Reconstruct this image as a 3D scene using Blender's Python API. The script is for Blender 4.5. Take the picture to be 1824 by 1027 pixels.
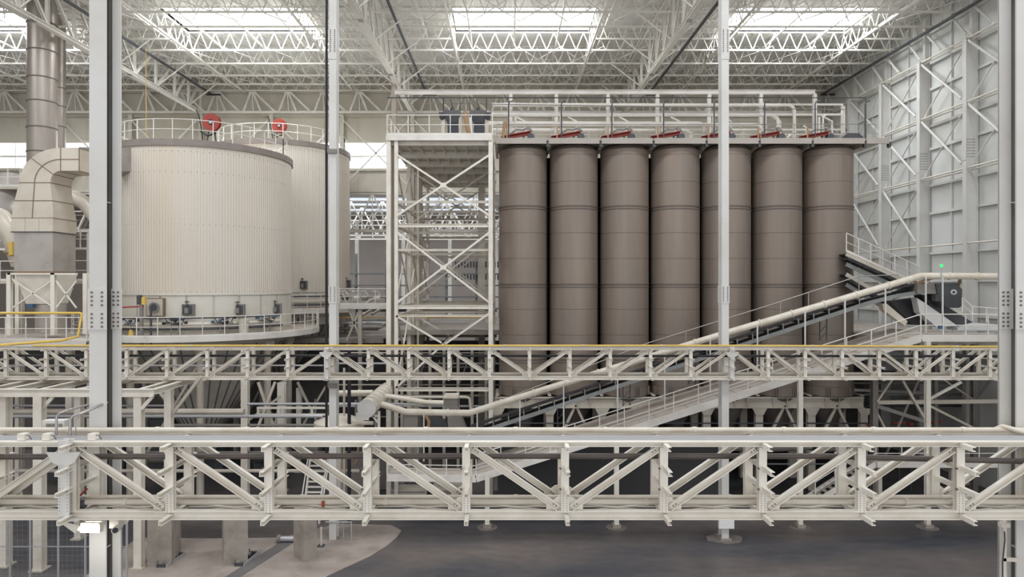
import bpy, math, random
from math import sin, cos, pi, radians, hypot, atan2
random.seed(7)
S = bpy.context.scene
COL = S.collection
for o in list(bpy.data.objects):
    bpy.data.objects.remove(o)

# ------------------------------------------------------------------ camera, sky, light, exposure
E = 11.9            # eye height above the floor (m)
F = 1180.0          # focal length in pixels of the 1824 px frame
cam_d = bpy.data.cameras.new('camera')
cam = bpy.data.objects.new('camera', cam_d); COL.objects.link(cam)
cam.location = (0, 0, E); cam.rotation_euler = (pi/2, 0, 0)
cam_d.sensor_width = 36.0; cam_d.lens = F/1824*36
cam_d.shift_x = 12/1824; cam_d.shift_y = -8.5/1824
cam_d.clip_start = 0.1; cam_d.clip_end = 400
S.camera = cam

W = bpy.data.worlds.new('daylight'); S.world = W; W.use_nodes = True
W.node_tree.nodes['Background'].inputs[0].default_value = (0.985, 0.99, 1.0, 1)
W.node_tree.nodes['Background'].inputs[1].default_value = 1.35

def area(name, loc, sx, sy, power, rot=(0, 0, 0), col=(0.93, 0.965, 1.0)):
    l = bpy.data.lights.new(name, 'AREA'); l.shape = 'RECTANGLE'; l.size = sx; l.size_y = sy
    l.energy = power; l.color = col
    o = bpy.data.objects.new(name, l); COL.objects.link(o)
    o.location = loc; o.rotation_euler = rot
    return o
SKY_X = [(-39.0, -29.9), (-22.3, -13.1), (-3.45, 5.87), (15.0, 23.9)]
for x0, x1 in SKY_X:
    area('skylight_daylight', ((x0+x1)/2, 44.7, E+18.45), x1-x0-.2, 3.9, 1900)
    area('near_skylight_daylight', ((x0+x1)/2, 26.5, E+18.6), x1-x0-.2, 3.9, 1700)
    area('nearest_skylight_daylight', ((x0+x1)/2, 8.0, E+18.6), x1-x0-.2, 3.9, 1500)

area('back_window_daylight', (-34, 57.53, E+11.1), 55, 2.2, 1100, (-pi/2, 0, 0))
area('far_rooflight_daylight', (-14, 66, E+7.7), 30, 10, 2600)
S.view_settings.view_transform = 'Standard'
S.view_settings.look = 'None'
S.view_settings.gamma = 1
S.view_settings.use_curve_mapping = False
S.view_settings.exposure = -0.2

# ------------------------------------------------------------------ helpers
def lin(c):
    c /= 255.0
    return c/12.92 if c <= 0.04045 else ((c+0.055)/1.055)**2.4

def mat(name, rgb, rough=0.55, metal=0.0, dirt=None, amt=0.35, scale=0.6, stretch=(1, 1, 1), bump=0.0, bscale=20, emit=None):
    m = bpy.data.materials.new(name); m.use_nodes = True
    nt = m.node_tree; N = nt.nodes; L = nt.links; b = N['Principled BSDF']
    col = (lin(rgb[0]), lin(rgb[1]), lin(rgb[2]), 1)
    b.inputs['Base Color'].default_value = col
    b.inputs['Roughness'].default_value = rough
    b.inputs['Metallic'].default_value = metal
    if dirt or bump:
        g = N.new('ShaderNodeNewGeometry')
        mp = N.new('ShaderNodeMapping'); mp.inputs['Scale'].default_value = stretch
        L.new(g.outputs['Position'], mp.inputs['Vector'])
    if dirt:
        n = N.new('ShaderNodeTexNoise'); n.inputs['Scale'].default_value = scale
        n.inputs['Detail'].default_value = 6; n.inputs['Roughness'].default_value = 0.6
        L.new(mp.outputs[0], n.inputs['Vector'])
        r = N.new('ShaderNodeMapRange'); r.inputs[1].default_value = 0.42; r.inputs[2].default_value = 0.75
        r.inputs[3].default_value = 0; r.inputs[4].default_value = amt
        L.new(n.outputs['Fac'], r.inputs[0])
        mx = N.new('ShaderNodeMix'); mx.data_type = 'RGBA'
        mx.inputs[6].default_value = col
        mx.inputs[7].default_value = (lin(dirt[0]), lin(dirt[1]), lin(dirt[2]), 1)
        L.new(r.outputs[0], mx.inputs[0]); L.new(mx.outputs[2], b.inputs['Base Color'])
    if bump:
        n2 = N.new('ShaderNodeTexNoise'); n2.inputs['Scale'].default_value = bscale
        L.new(g.outputs['Position'], n2.inputs['Vector'])
        bp = N.new('ShaderNodeBump'); bp.inputs['Strength'].default_value = bump; bp.inputs['Distance'].default_value = 0.03
        L.new(n2.outputs['Fac'], bp.inputs['Height']); L.new(bp.outputs[0], b.inputs['Normal'])
    if emit:
        b.inputs['Emission Color'].default_value = (lin(emit[0]), lin(emit[1]), lin(emit[2]), 1)
        b.inputs['Emission Strength'].default_value = emit[3]
    return m

CREAM = mat('cream_painted_steel', (228, 223, 213), 0.5, 0, (178, 156, 130), 0.38, 1.3)
DUSTY = mat('dusty_cream_steel', (200, 193, 181), 0.6, 0, (150, 133, 112), 0.5, 1.0)
COLM = mat('grey_white_column_paint', (212, 211, 208), 0.5, 0, (182, 172, 156), 0.4, 0.5)
ROOFS = mat('roof_steel_paint', (231, 228, 221), 0.6, 0, (202, 194, 180), 0.35, 0.7)
DECKM = mat('roof_decking_sheet', (226, 225, 222), 0.7, 0, (198, 193, 184), 0.5, 0.35)
WALLR = mat('white_wall_panel', (208, 209, 206), 0.6, 0, (186, 180, 168), 0.5, 0.3)
WALLB = mat('cream_wall_sheet', (210, 205, 192), 0.65, 0, (180, 170, 148), 0.5, 0.3)
DARKW = mat('dark_steel_sheet', (62, 61, 63), 0.7, 0, (44, 44, 48), 0.6, 0.4)
SILO = mat('taupe_silo_steel', (132, 121, 112), 0.5, 0.3, (170, 150, 134), 0.45, 0.8, (1.4, 1.4, 0.12))
BAND = mat('band_steel_and_cone_shade', (104, 97, 93), 0.6, 0, (70, 66, 66), 0.4, 2)
TANK = mat('cream_tank_cladding', (212, 204, 193), 0.55, 0, (204, 185, 156), 0.5, 0.35, (0.8, 0.8, 0.15))
TANK2 = mat('pale_tank_panel', (212, 208, 198), 0.55, 0, (190, 178, 156), 0.4, 0.8)
RIMM = mat('tank_rim_grey', (140, 130, 124), 0.6, 0, (100, 92, 88), 0.4, 2)
CONE = mat('tank_cone_sheet', (176, 172, 165), 0.6, 0, (120, 112, 104), 0.5, 0.9)
GALV = mat('galvanised_duct_sheet', (176, 170, 164), 0.45, 0.35, (120, 112, 106), 0.5, 0.9)
CHIM = mat('stainless_chimney_sheet', (168, 160, 152), 0.36, 0.45, (120, 108, 100), 0.6, 0.8, (1, 1, 0.2))
DUCT = mat('pale_insulated_duct', (206, 198, 184), 0.42, 0.2, (160, 148, 132), 0.5, 0.7)
SEAM = mat('brown_duct_seam', (128, 108, 84), 0.6)
PIPE = mat('ivory_pipe_paint', (222, 215, 202), 0.42, 0, (176, 154, 126), 0.5, 1.5)
CONDU = mat('grey_conduit', (184, 184, 188), 0.35, 0.4)
BLK = mat('black_rubber', (30, 30, 36), 0.5)
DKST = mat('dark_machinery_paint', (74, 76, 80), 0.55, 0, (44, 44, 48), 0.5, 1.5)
GRYM = mat('grey_machine_paint', (134, 129, 124), 0.5, 0, (96, 92, 90), 0.5, 1.5)
BELT = mat('belt_rubber', (44, 43, 47), 0.7, 0, (92, 86, 82), 0.5, 3)
CVST = mat('grey_conveyor_stringer', (142, 147, 146), 0.5, 0, (104, 102, 98), 0.5, 1.5)
RED = mat('red_enamel', (158, 56, 46), 0.45, 0, (120, 52, 44), 0.5, 2)
ORNG = mat('tan_hose', (160, 128, 96), 0.6)
YEL = mat('yellow_gas_pipe', (222, 188, 92), 0.42, 0, (176, 138, 60), 0.5, 2)
BLUE = mat('blue_motor_paint', (60, 92, 128), 0.5)
CONC = mat('rough_concrete', (158, 150, 141), 0.85, 0, (108, 100, 94), 0.7, 1.4, bump=0.4, bscale=9)
PAD = mat('dusty_concrete_apron', (166, 155, 147), 0.85, 0, (120, 108, 102), 0.8, 0.7, bump=0.3, bscale=5)
STEELW = mat('white_walkway_paint', (226, 222, 216), 0.5, 0, (176, 164, 152), 0.5, 0.9)
DUSTW = mat('dusty_walkway_plate', (196, 186, 176), 0.75, 0, (150, 136, 126), 0.6, 1.4)
BEAMG = mat('dusty_grey_beam', (176, 168, 160), .6, 0, (140, 130, 122), .4, 1.0)
GLASS = mat('bright_rooflight_sheet', (235, 240, 245), 0.4, emit=(238, 244, 255, 3.2))
WING = mat('bright_window_sheet', (235, 240, 245), 0.4, emit=(232, 240, 255, 1.15))
LAMP = mat('floodlight_glow', (255, 250, 240), 0.4, emit=(255, 250, 240, 6.0))
GREEN = mat('green_signal_glow', (40, 220, 90), 0.4, emit=(40, 230, 100, 1.6))
CHUTE = mat('white_chute_lining', (236, 236, 236), 0.5, 0, (210, 205, 200), 0.3, 1)
BOLT = mat('dull_bolt_steel', (112, 106, 102), 0.5, 0.4)

def floor_mat():
    m = bpy.data.materials.new('dark_polished_floor'); m.use_nodes = True
    nt = m.node_tree; N = nt.nodes; L = nt.links; b = N['Principled BSDF']
    g = N.new('ShaderNodeNewGeometry')
    mp = N.new('ShaderNodeMapping'); mp.inputs['Scale'].default_value = (0.5, 1, 1)
    L.new(g.outputs['Position'], mp.inputs['Vector'])
    n = N.new('ShaderNodeTexNoise'); n.inputs['Scale'].default_value = 0.16; n.inputs['Detail'].default_value = 5
    L.new(mp.outputs[0], n.inputs['Vector'])
    r = N.new('ShaderNodeValToRGB')
    e = r.color_ramp.elements
    e[0].position = 0.38; e[0].color = (lin(68), lin(70), lin(77), 1)
    e[1].position = 0.66; e[1].color = (lin(120), lin(110), lin(104), 1)
    L.new(n.outputs['Fac'], r.inputs[0])
    n2 = N.new('ShaderNodeTexNoise'); n2.inputs['Scale'].default_value = 2.5; n2.inputs['Detail'].default_value = 8
    L.new(mp.outputs[0], n2.inputs['Vector'])
    mx = N.new('ShaderNodeMix'); mx.data_type = 'RGBA'; mx.blend_type = 'OVERLAY'; mx.inputs[0].default_value = 0.35
    L.new(r.outputs[0], mx.inputs[6]); L.new(n2.outputs['Fac'], mx.inputs[7])
    L.new(mx.outputs[2], b.inputs['Base Color'])
    b.inputs['Roughness'].default_value = 0.55
    return m
FLOORM = floor_mat()

def X(px, d): return (px-900)*d/F
def Z(py, d): return E+(505-py)*d/F
def at(px, py, d): return (X(px, d), d, Z(py, d))
def sub(a, b): return (a[0]-b[0], a[1]-b[1], a[2]-b[2])
def add(a, b): return (a[0]+b[0], a[1]+b[1], a[2]+b[2])
def mul(a, k): return (a[0]*k, a[1]*k, a[2]*k)
def dot(a, b): return a[0]*b[0]+a[1]*b[1]+a[2]*b[2]
def crs(a, b): return (a[1]*b[2]-a[2]*b[1], a[2]*b[0]-a[0]*b[2], a[0]*b[1]-a[1]*b[0])
def nrm(a):
    l = math.sqrt(dot(a, a)) or 1
    return (a[0]/l, a[1]/l, a[2]/l)
def lerp(a, b, t): return tuple(a[i]+(b[i]-a[i])*t for i in range(len(a)))

class MB:
    def __init__(s): s.v = []; s.f = []
    def box(s, x0, x1, y0, y1, z0, z1):
        n = len(s.v)
        s.v += [(x0, y0, z0), (x1, y0, z0), (x1, y1, z0), (x0, y1, z0), (x0, y0, z1), (x1, y0, z1), (x1, y1, z1), (x0, y1, z1)]
        s.f += [(n, n+3, n+2, n+1), (n+4, n+5, n+6, n+7), (n, n+1, n+5, n+4), (n+1, n+2, n+6, n+5), (n+2, n+3, n+7, n+6), (n+3, n, n+4, n+7)]
        return s
    def hexa(s, a, b):                       # two quads a (4 pts) and b (4 pts)
        n = len(s.v); s.v += list(a)+list(b)
        s.f += [(n+3, n+2, n+1, n), (n+4, n+5, n+6, n+7)]
        for i in range(4):
            j = (i+1) % 4; s.f.append((n+i, n+j, n+4+j, n+4+i))
        return s
    def basis(s, p, q, up=(0, 0, 1)):
        d = nrm(sub(q, p))
        if abs(dot(d, up)) > 0.98: up = (0, 1, 0)
        side = nrm(crs(d, up)); u = crs(side, d)
        return side, u
    def rects(s, p, q, rs, up=(0, 0, 1)):
        side, u = s.basis(p, q, up)
        for s0, s1, u0, u1 in rs:
            a = [add(p, add(mul(side, x), mul(u, y))) for x, y in ((s0, u0), (s1, u0), (s1, u1), (s0, u1))]
            b = [add(q, add(mul(side, x), mul(u, y))) for x, y in ((s0, u0), (s1, u0), (s1, u1), (s0, u1))]
            s.hexa(a, b)
        return s
    def beam(s, p, q, w, h=None, up=(0, 0, 1)):
        h = h or w
        return s.rects(p, q, [(-w/2, w/2, -h/2, h/2)], up)
    def ibeam(s, p, q, w, h, t=None, up=(0, 0, 1)):
        t = t or min(w, h)*0.12
        return s.rects(p, q, [(-w/2, w/2, h/2-t, h/2), (-w/2, w/2, -h/2, -h/2+t), (-t/2, t/2, -h/2+t, h/2-t)], up)
    def chan(s, p, q, w, h, t=None, up=(0, 0, 1)):
        t = t or min(w, h)*0.14
        return s.rects(p, q, [(-w/2, w/2, h/2-t, h/2), (-w/2, w/2, -h/2, -h/2+t), (-w/2, -w/2+t, -h/2+t, h/2-t)], up)
    def angle(s, p, q, w, t=None, up=(0, 0, 1)):
        t = t or w*0.15
        return s.rects(p, q, [(-w/2, w/2, w/2-t, w/2), (-w/2, -w/2+t, -w/2, w/2-t)], up)
    def tube(s, pts, r, n=8, r1=None):
        k = len(pts); base = len(s.v); dirs = []
        for i in range(k):
            if i == 0: d = sub(pts[1], pts[0])
            elif i == k-1: d = sub(pts[-1], pts[-2])
            else: d = add(nrm(sub(pts[i], pts[i-1])), nrm(sub(pts[i+1], pts[i])))
            dirs.append(nrm(d))
        up = (0, 0, 1)
        if abs(dirs[0][2]) > 0.95: up = (0, 1, 0)
        side = nrm(crs(dirs[0], up))
        for i in range(k):
            side = nrm(sub(side, mul(dirs[i], dot(side, dirs[i]))))
            u = crs(side, dirs[i])
            rr = r if r1 is None else r+(r1-r)*i/(k-1)
            if 0 < i < k-1:
                c = dot(nrm(sub(pts[i], pts[i-1])), dirs[i]); m = 1/max(c, 0.6)
            else: m = 1
            for j in range(n):
                a = 2*pi*j/n
                s.v.append(add(pts[i], add(mul(side, rr*cos(a)), mul(u, rr*sin(a)*1.0))))
        for i in range(k-1):
            for j in range(n):
                a = base+i*n+j; b = base+i*n+(j+1) % n
                s.f.append((a, a+n, b+n, b))
        s.f.append(tuple(base+j for j in range(n)))
        s.f.append(tuple(base+(k-1)*n+j for j in reversed(range(n))))
        return s
    def cyl(s, p, q, r, n=12, r1=None): return s.tube([p, q], r, n, r1)
    def lathe(s, c, prof, n=32, a0=0, a1=2*pi, rib=0.0, closed=False):
        full = abs(a1-a0-2*pi) < 1e-6
        m = n if full else n+1; base = len(s.v); k = len(prof)
        for i in range(m):
            a = a0+(a1-a0)*i/n; rr = rib if i % 2 else 0
            for r, z in prof:
                s.v.append((c[0]+(r+rr)*cos(a), c[1]+(r+rr)*sin(a), c[2]+z))
        for i in range(n):
            i2 = (i+1) % m
            for j in range(k-1 if not closed else k):
                j2 = (j+1) % k
                s.f.append((base+i*k+j, base+i2*k+j, base+i2*k+j2, base+i*k+j2))
        if not full and closed:
            s.f.append(tuple(base+j for j in range(k)))
            s.f.append(tuple(base+n*k+j for j in reversed(range(k))))
        return s
    def prism(s, pts, v):                    # polygon pts extruded by vector v
        n = len(s.v); k = len(pts); s.v += list(pts)+[add(p, v) for p in pts]
        s.f.append(tuple(reversed(range(n, n+k)))); s.f.append(tuple(range(n+k, n+2*k)))
        for i in range(k):
            j = (i+1) % k; s.f.append((n+i, n+j, n+k+j, n+k+i))
        return s
    def build(s, name, m, parent=None, smooth=False, kind=None):
        org = (0, 0, 0); t = parent
        if parent is None and s.v:
            lo = [min(v[i] for v in s.v) for i in range(3)]; hi = [max(v[i] for v in s.v) for i in range(3)]
            org = ((lo[0]+hi[0])/2, (lo[1]+hi[1])/2, lo[2])
        elif parent is not None:
            while t is not None:
                org = add(org, tuple(t.location)); t = t.parent
        me = bpy.data.meshes.new(name)
        me.from_pydata([sub(v, org) for v in s.v], [], s.f)
        me.validate(); me.update()
        me.materials.append(m)
        if smooth:
            me.shade_smooth()
            me.set_sharp_from_angle(angle=radians(38))
        o = bpy.data.objects.new(name, me); COL.objects.link(o)
        if parent is not None: o.parent = parent
        else: o.location = org
        if kind: o['kind'] = kind
        return o

def thing(name, label, cat, loc=(0, 0, 0), group=None):
    o = bpy.data.objects.new(name, None); COL.objects.link(o)
    o.empty_display_size = 0.2; o.location = loc; o['label'] = label; o['category'] = cat
    if group: o['group'] = group
    return o
def tag(o, label, cat, group=None):
    o['label'] = label; o['category'] = cat
    if group: o['group'] = group
    return o
def struct(o):
    o['kind'] = 'structure'; return o
def part1(name, m, parent, fn, smooth=False, label=None, kind=None):
    b = MB(); fn(b); o = b.build(name, m, parent, smooth, kind)
    if label: o['label'] = label
    return o
def arc(cx, cz, r, a0, a1, n, y):
    return [(cx+r*cos(a0+(a1-a0)*i/n), y, cz+r*sin(a0+(a1-a0)*i/n)) for i in range(n+1)]

def railing(parent, pts, h=1.1, step=1.3, r=0.022, m=None, name='guard_rail', posts=True, kick=True):
    """pts: polyline at deck level; a guard rail part with post sub-parts"""
    m = m or STEELW
    b = MB()
    b.tube([add(p, (0, 0, h)) for p in pts], r*1.25, 6)
    b.tube([add(p, (0, 0, h*0.52)) for p in pts], r, 6)
    if kick:
        for a, c in zip(pts[:-1], pts[1:]): b.beam(add(a, (0, 0, 0.06)), add(c, (0, 0, 0.06)), 0.012, 0.12)
    g = b.build(name, m, parent)
    if posts:
        for a, c in zip(pts[:-1], pts[1:]):
            L = math.dist(a, c); n = max(1, int(round(L/step)))
            for i in range(n+(1 if c is pts[-1] else 0)):
                p = lerp(a, c, i/n)
                MB().beam(p, add(p, (0, 0, h)), r*2, r*2).build('post', m, g)
    return g

# ------------------------------------------------------------------ the setting
XW = 27.2; XP = 28.0; YB = 57.0; HT = 14.7; HJ = 16.5; HD = 17.8
struct(MB().box(-62, 30, -12, 78, -0.3, 0).build('floor', FLOORM))
# dusty concrete apron on the left, with its wavy edge
edge = [(-16.9, 22), (-7.4, 22), (-8.1, 23.6), (-8.05, 24.9), (-7.8, 25.9), (-7.2, 27.0), (-6.6, 27.9), (-5.9, 28.9), (-5.4, 30.0), (-5.1, 31.0), (-5.0, 31.9), (-5.6, 32.6), (-8.3, 32.8), (-10.5, 31.0), (-14, 30.9), (-17.2, 31.0)]
struct(MB().prism([(x, y, 0.0) for x, y in edge], (0, 0, 0.03)).build('floor_apron', PAD))
struct(MB().prism([(-11.9, 24.8, 0.03), (-11.3, 24.8, 0.03), (-9.65, 30.6, 0.03), (-10.3, 30.6, 0.03)], (0, 0, 0.012)).build('trim_1', mat('drain_strip', (112, 108, 108), 0.7, 0, (90, 86, 84), 0.5, 2)))

# ceiling sheet with corrugation ribs, openings left for the rooflights
SKY_Y0, SKY_Y1 = 42.6, 46.8
b = MB()
b.box(-62, 30, -12, SKY_Y0, E+HD+.7, E+HD+0.8) if False else b.box(-62, 30, 30, SKY_Y0, E+HD, E+HD+0.1)
b.box(-62, 30, -12, 30, E+HD+.9, E+HD+1.0)
b.box(-62, 30, SKY_Y1, YB+0.6, E+HD, E+HD+0.1)
xs = [-62]+[v for p in SKY_X for v in p]+[30]
for i in range(0, len(xs), 2):
    b.box(xs[i], xs[i+1], SKY_Y0, SKY_Y1, E+HD, E+HD+0.1)
ceil = struct(b.build('ceiling', DECKM))
b = MB(); x = -46.0
while x < 28:
    if not any(a-0.1 < x < c+0.1 for a, c in SKY_X):
        b.box(x, x+0.1, 30, YB, E+HD-0.05, E+HD)
    else:
        b.box(x, x+0.1, 30, SKY_Y0, E+HD-0.05, E+HD); b.box(x, x+0.1, SKY_Y1, YB, E+HD-0.05, E+HD)
    x += 0.36
o = b.build('deck_rib', DECKM, ceil, kind='stuff')
for i, (x0, x1) in enumerate(SKY_X):
    w = struct(MB().box(x0, x1, SKY_Y0, SKY_Y1, E+18.6, E+18.66).build('window_%d' % (i+1), GLASS))
    b = MB()
    b.box(x0-.08, x1+.08, SKY_Y1, SKY_Y1+.08, E+HD, E+18.7); b.box(x0-.08, x1+.08, SKY_Y0-.08, SKY_Y0, E+HD, E+18.7)
    b.box(x0-.08, x0, SKY_Y0, SKY_Y1, E+HD, E+18.7); b.box(x1, x1+.08, SKY_Y0, SKY_Y1, E+HD, E+18.7)
    b.build('window_upstand', ROOFS, w)
    b = MB()
    for k in range(1, 8):
        xx = x0+(x1-x0)*k/8; b.box(xx-.025, xx+.025, SKY_Y0, SKY_Y1, E+18.52, E+18.6)
    b.build('glazing_bar', ROOFS, w)

# back wall: a deep band of sheeting with a window strip; below it the hall opens to a lower hall
bw = struct(MB().box(-62, 28.2, YB+0.5, YB+0.62, E+12.3, E+HD).build('wall_back', WALLB))
MB().box(-62, 28.2, YB+0.5, YB+0.62, E+8.0, E+9.9).build('lower_panel', WALLB, bw)
MB().box(1.5, 28.2, YB+0.52, YB+0.64, 0, E+12.3).build('side_panel', WALLB, bw)
MB().box(-6.0, 1.5, YB+0.52, YB+0.64, E+9.9, E+12.3).build('side_panel', WALLB, bw)
for k in range(30):
    xx = -60+k*2.95
    if xx < 28: MB().box(xx, xx+0.06, YB+0.46, YB+0.5, E+8.0, E+9.9).rects((xx, YB+.48, E+12.3), (xx, YB+.48, E+HD), [(-.03, .03, -.02, .02)]).build('sheet_joint', WALLB, bw)
for k, (z, hh) in enumerate(((12.25, .2), (14.6, .35), (16.55, .16), (9.85, .2), (8.0, .3))):
    MB().box(-62, 27.2, YB+0.2, YB+0.46, E+z-hh/2, E+z+hh/2).build('girt', WALLB, bw)
wn = struct(MB().box(-62, -6.0, YB+0.55, YB+0.6, E+9.95, E+12.2).build('window_5', WING))
b = MB()
for k in range(38):
    b.box(-62+k*1.5, -62+k*1.5+.05, YB+.44, YB+.51, E+9.95, E+12.2)
b.box(-62, -6, YB+.42, YB+.51, E+10.95, E+11.1)
b.build('glazing_bar', ROOFS, wn)
# lower hall beyond
struct(MB().box(-62, 28, 78, 78.2, 0, E+8).build('wall_far', mat('far_hall_wall', (190, 180, 174), 0.7, 0, (160, 150, 146), 0.4, 0.3)))
fc = struct(MB().box(-62, 28, YB+.6, 78, E+7.9, E+8.0).build('ceiling_far', DECKM))
for k, yy in enumerate((61, 65.2, 70)):
    w = struct(MB().box(-30, -1, yy, yy+1.0, E+7.8, E+7.86).build('window_%d' % (6+k), mat('far_rooflight_%d' % k, (235, 240, 245), .4, emit=(225, 235, 255, .9))))
# left wall (out of frame) and right wall
struct(MB().box(-62.2, -62, -12, 78, 0, E+HD).build('wall_left', WALLB))
wr = struct(MB().box(XP, XP+0.15, 20, YB+0.5, 0, E+HD).build('wall_right', WALLR))
WCOL = [34.7, 39.1, 43.5, 47.95, 52.4, 56.7]
LV = [14.5, 10.76, 6.85, 2.4, -1.9]
for z in (16.4, 14.4, 12.7, 10.3, 8.8, 6.4, 4.6, 2.0, 0.2, -1.9, -4.2):
    for y0, y1 in zip([30.3]+WCOL[:-1], WCOL):
        MB().box(XP-0.2, XP, y0+0.3, y1-0.1, E+z-0.09, E+z+0.09).build('girt', WALLR, wr)
for y0, y1 in zip([30.3]+WCOL[:-1], WCOL):
    for z0, z1 in ((12.8, 17.7), (8.9, 12.6), (4.7, 8.7), (0.3, 4.5), (-4.1, 0.1)):
        MB().box(XP-0.035, XP-0.002, y0+0.34, (y0+y1)/2-0.02+.1, E+z0, E+z1).build('panel', WALLR, wr)
        MB().box(XP-0.045, XP-0.002, (y0+y1)/2+.14, y1-0.04, E+z0, E+z1).build('panel', WALLR, wr)
for k in range(5):
    ym = WCOL[k]+2.3
    MB().box(XP-0.16, XP-0.05, ym-.05, ym+.05, E+2.4, E+17.7).build('mullion', WALLR, wr)

# right wall columns
WC_NAMES = ['nearest visible', 'second nearest', 'third nearest', 'fourth nearest', 'farthest full']
def wall_column(d, label):
    t = thing('wall_column', label, 'column', (XW, d, 0), 'columns along the right wall')
    MB().box(XW, XW+0.035, d, d+0.32, 0, E+14.5).build('inner_flange', COLM, t)
    MB().box(XW+0.035, XW+0.70, d+0.12, d+0.16, 0, E+14.5).build('web', COLM, t)
    MB().box(XW+0.70, XW+0.74, d, d+0.32, 0, E+17.6).build('outer_flange', COLM, t)
    MB().box(XW-0.02, XW+0.76, d-0.02, d+0.34, E+14.5, E+14.58).build('cap_plate', COLM, t)
    MB().box(XW+0.42, XW+0.70, d+0.1, d+0.3, E+14.58, E+17.6).build('upper_shaft', COLM, t)
    MB().box(XW-0.02, XW, d-0.01, d+0.33, E+7.3, E+8.7).build('splice_plate', COLM, t)
    b = MB()
    for i in range(7):
        for j in range(5):
            b.box(XW+0.12+j*.11, XW+0.145+j*.11, d+0.09, d+0.125, E+7.5+i*.17, E+7.55+i*.17)
    b.build('splice_bolts', BOLT, t, kind='stuff')
    MB().box(XW+.05, XW+.6, d+.1, d+.12, E+1.6, E+2.7).build('gusset', COLM, t)
for i, d in enumerate(WCOL[1:]):
    wall_column(d, 'tall white flanged column on right wall, %s' % ['nearest in view', 'second from the front', 'third from the front', 'fourth, beside the end silo', 'last one in the far corner'][i])
wall_column(WCOL[0], 'white flanged wall column hidden just behind the right foreground column')

def rod(name, p, q, r, label, cat='brace', grp='tubular braces on the right wall', m=None, gr=True):
    t = thing(name, label, cat, p, grp)
    a = lerp(p, q, 0.06); c = lerp(p, q, 0.94)
    MB().tube([a, c], r, 8).build('tube', m or COLM, t, True)
    if gr:
        MB().beam(p, lerp(p, q, 0.075), 0.02, 0.13).build('end_plate', m or CREAM, t)
        MB().beam(lerp(p, q, 0.925), q, 0.02, 0.13).build('end_plate', m or CREAM, t)
    return t
lvn = ['top', 'second', 'third', 'lowest']
bayn = ['bay nearest the front', 'second bay from the front', 'third bay from the front', 'fourth bay from the front', 'far corner bay']
for j in range(4):
    for i in range(5):
        y0, y1 = WCOL[i]+0.3, WCOL[i+1]
        z = E+LV[j]
        t = thing('wall_strut', 'paired horizontal strut tubes, %s level, %s of right wall' % (lvn[j], bayn[i]), 'strut', (XW+.1, y0, z), 'horizontal struts on the right wall')
        MB().tube([(XW+.12, y0, z), (XW+.12, y1, z)], .055, 8).build('tube', CREAM, t, True)
        if j < 3: MB().tube([(XW+.3, y0, z-.12), (XW+.3, y1, z-.12)], .05, 8).build('tube', CREAM, t, True)
for j in range(3):
    for i in range(5):
        if j == 2 and i not in (2, 3): continue
        y0, y1 = WCOL[i]+0.3, WCOL[i+1]; zt, zb = E+LV[j]-.12, E+LV[j+1]+.12
        rod('cross_brace', (XW+.1, y1, zt), (XW+.1, y0, zb), .075, 'brace falling toward the front, %s panel row, %s' % (lvn[j], bayn[i]))
        rod('cross_brace', (XW+.3, y0, zt), (XW+.3, y1, zb), .05, 'brace rising toward the front, %s panel row, %s' % (lvn[j], bayn[i]))
for i in range(5):
    y0, y1 = WCOL[i]+.3, WCOL[i+1]; ym = (y0+y1)/2
    rod('knee_brace', (XW+.1, ym, E+14.55), (XW+.1, ym+1.75, E+16.4), .075, 'knee brace leaning back above the top strut, %s' % bayn[i])
    rod('knee_brace', (XW+.1, y1, E+14.6), (XW+.1, y1+1.5 if i < 4 else y1-.5, E+16.4), .075, 'knee brace over the column head, %s' % bayn[i])

# ------------------------------------------------------------------ roof steel
def lattice(b, p, q, hgt, step, wch=0.07, wweb=0.035, up=(0, 0, 1)):
    """open web joist from p to q (bottom chord), chord boxes and zigzag web"""
    L = math.dist(p, q); n = max(2, int(round(L/step)))
    for i in range(n):
        a = lerp(p, q, i/n); m = add(lerp(p, q, (i+.5)/n), (0, 0, hgt)); c = lerp(p, q, (i+1)/n)
        b.beam(a, m, wweb, wweb, (0, 1, 0.01) if abs(p[1]-q[1]) < .1 else (1, 0, .01)); b.beam(m, c, wweb, wweb, (0, 1, 0.01) if abs(p[1]-q[1]) < .1 else (1, 0, .01))
JY = [37.9, 40.25, 42.56, 44.68, 46.83, 49.67, 52.5, 54.8, 56.6]
JN = ['row at the very top edge of the view', 'row in front of the rooflights', 'row crossing under the rooflights', 'row between the rooflights', 'row at the back edge of the rooflights', 'first row behind the rooflights', 'second row behind the rooflights', 'third row behind the rooflights', 'row against the back wall']
for y, nm in zip(JY, JN):
    t = thing('roof_joist', 'long open-web cream roof joist, %s' % nm, 'joist', (-9, y, E+HJ), 'open-web roof joists')
    spans = [(-46, 27.9)]
    if y == 44.68: spans = [(-46, -39.1), (-29.8, -22.4), (-13.0, -3.5), (5.9, 14.9), (24, 27.9)]
    bc, tc, wb = MB(), MB(), MB()
    for x0, x1 in spans:
        bc.box(x0, x1, y-.06, y+.06, E+HJ-.06, E+HJ+.055); tc.box(x0, x1, y-.05, y+.05, E+HJ+1.2, E+HJ+1.29)
        lattice(wb, (x0, y, E+HJ), (x1, y, E+HJ), 1.22, 1.04, wweb=.055 if y != 42.56 else .026)
    bc.build('bottom_chord', ROOFS, t); tc.build('top_chord', ROOFS, t); wb.build('web', ROOFS, t, kind='stuff')
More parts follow.
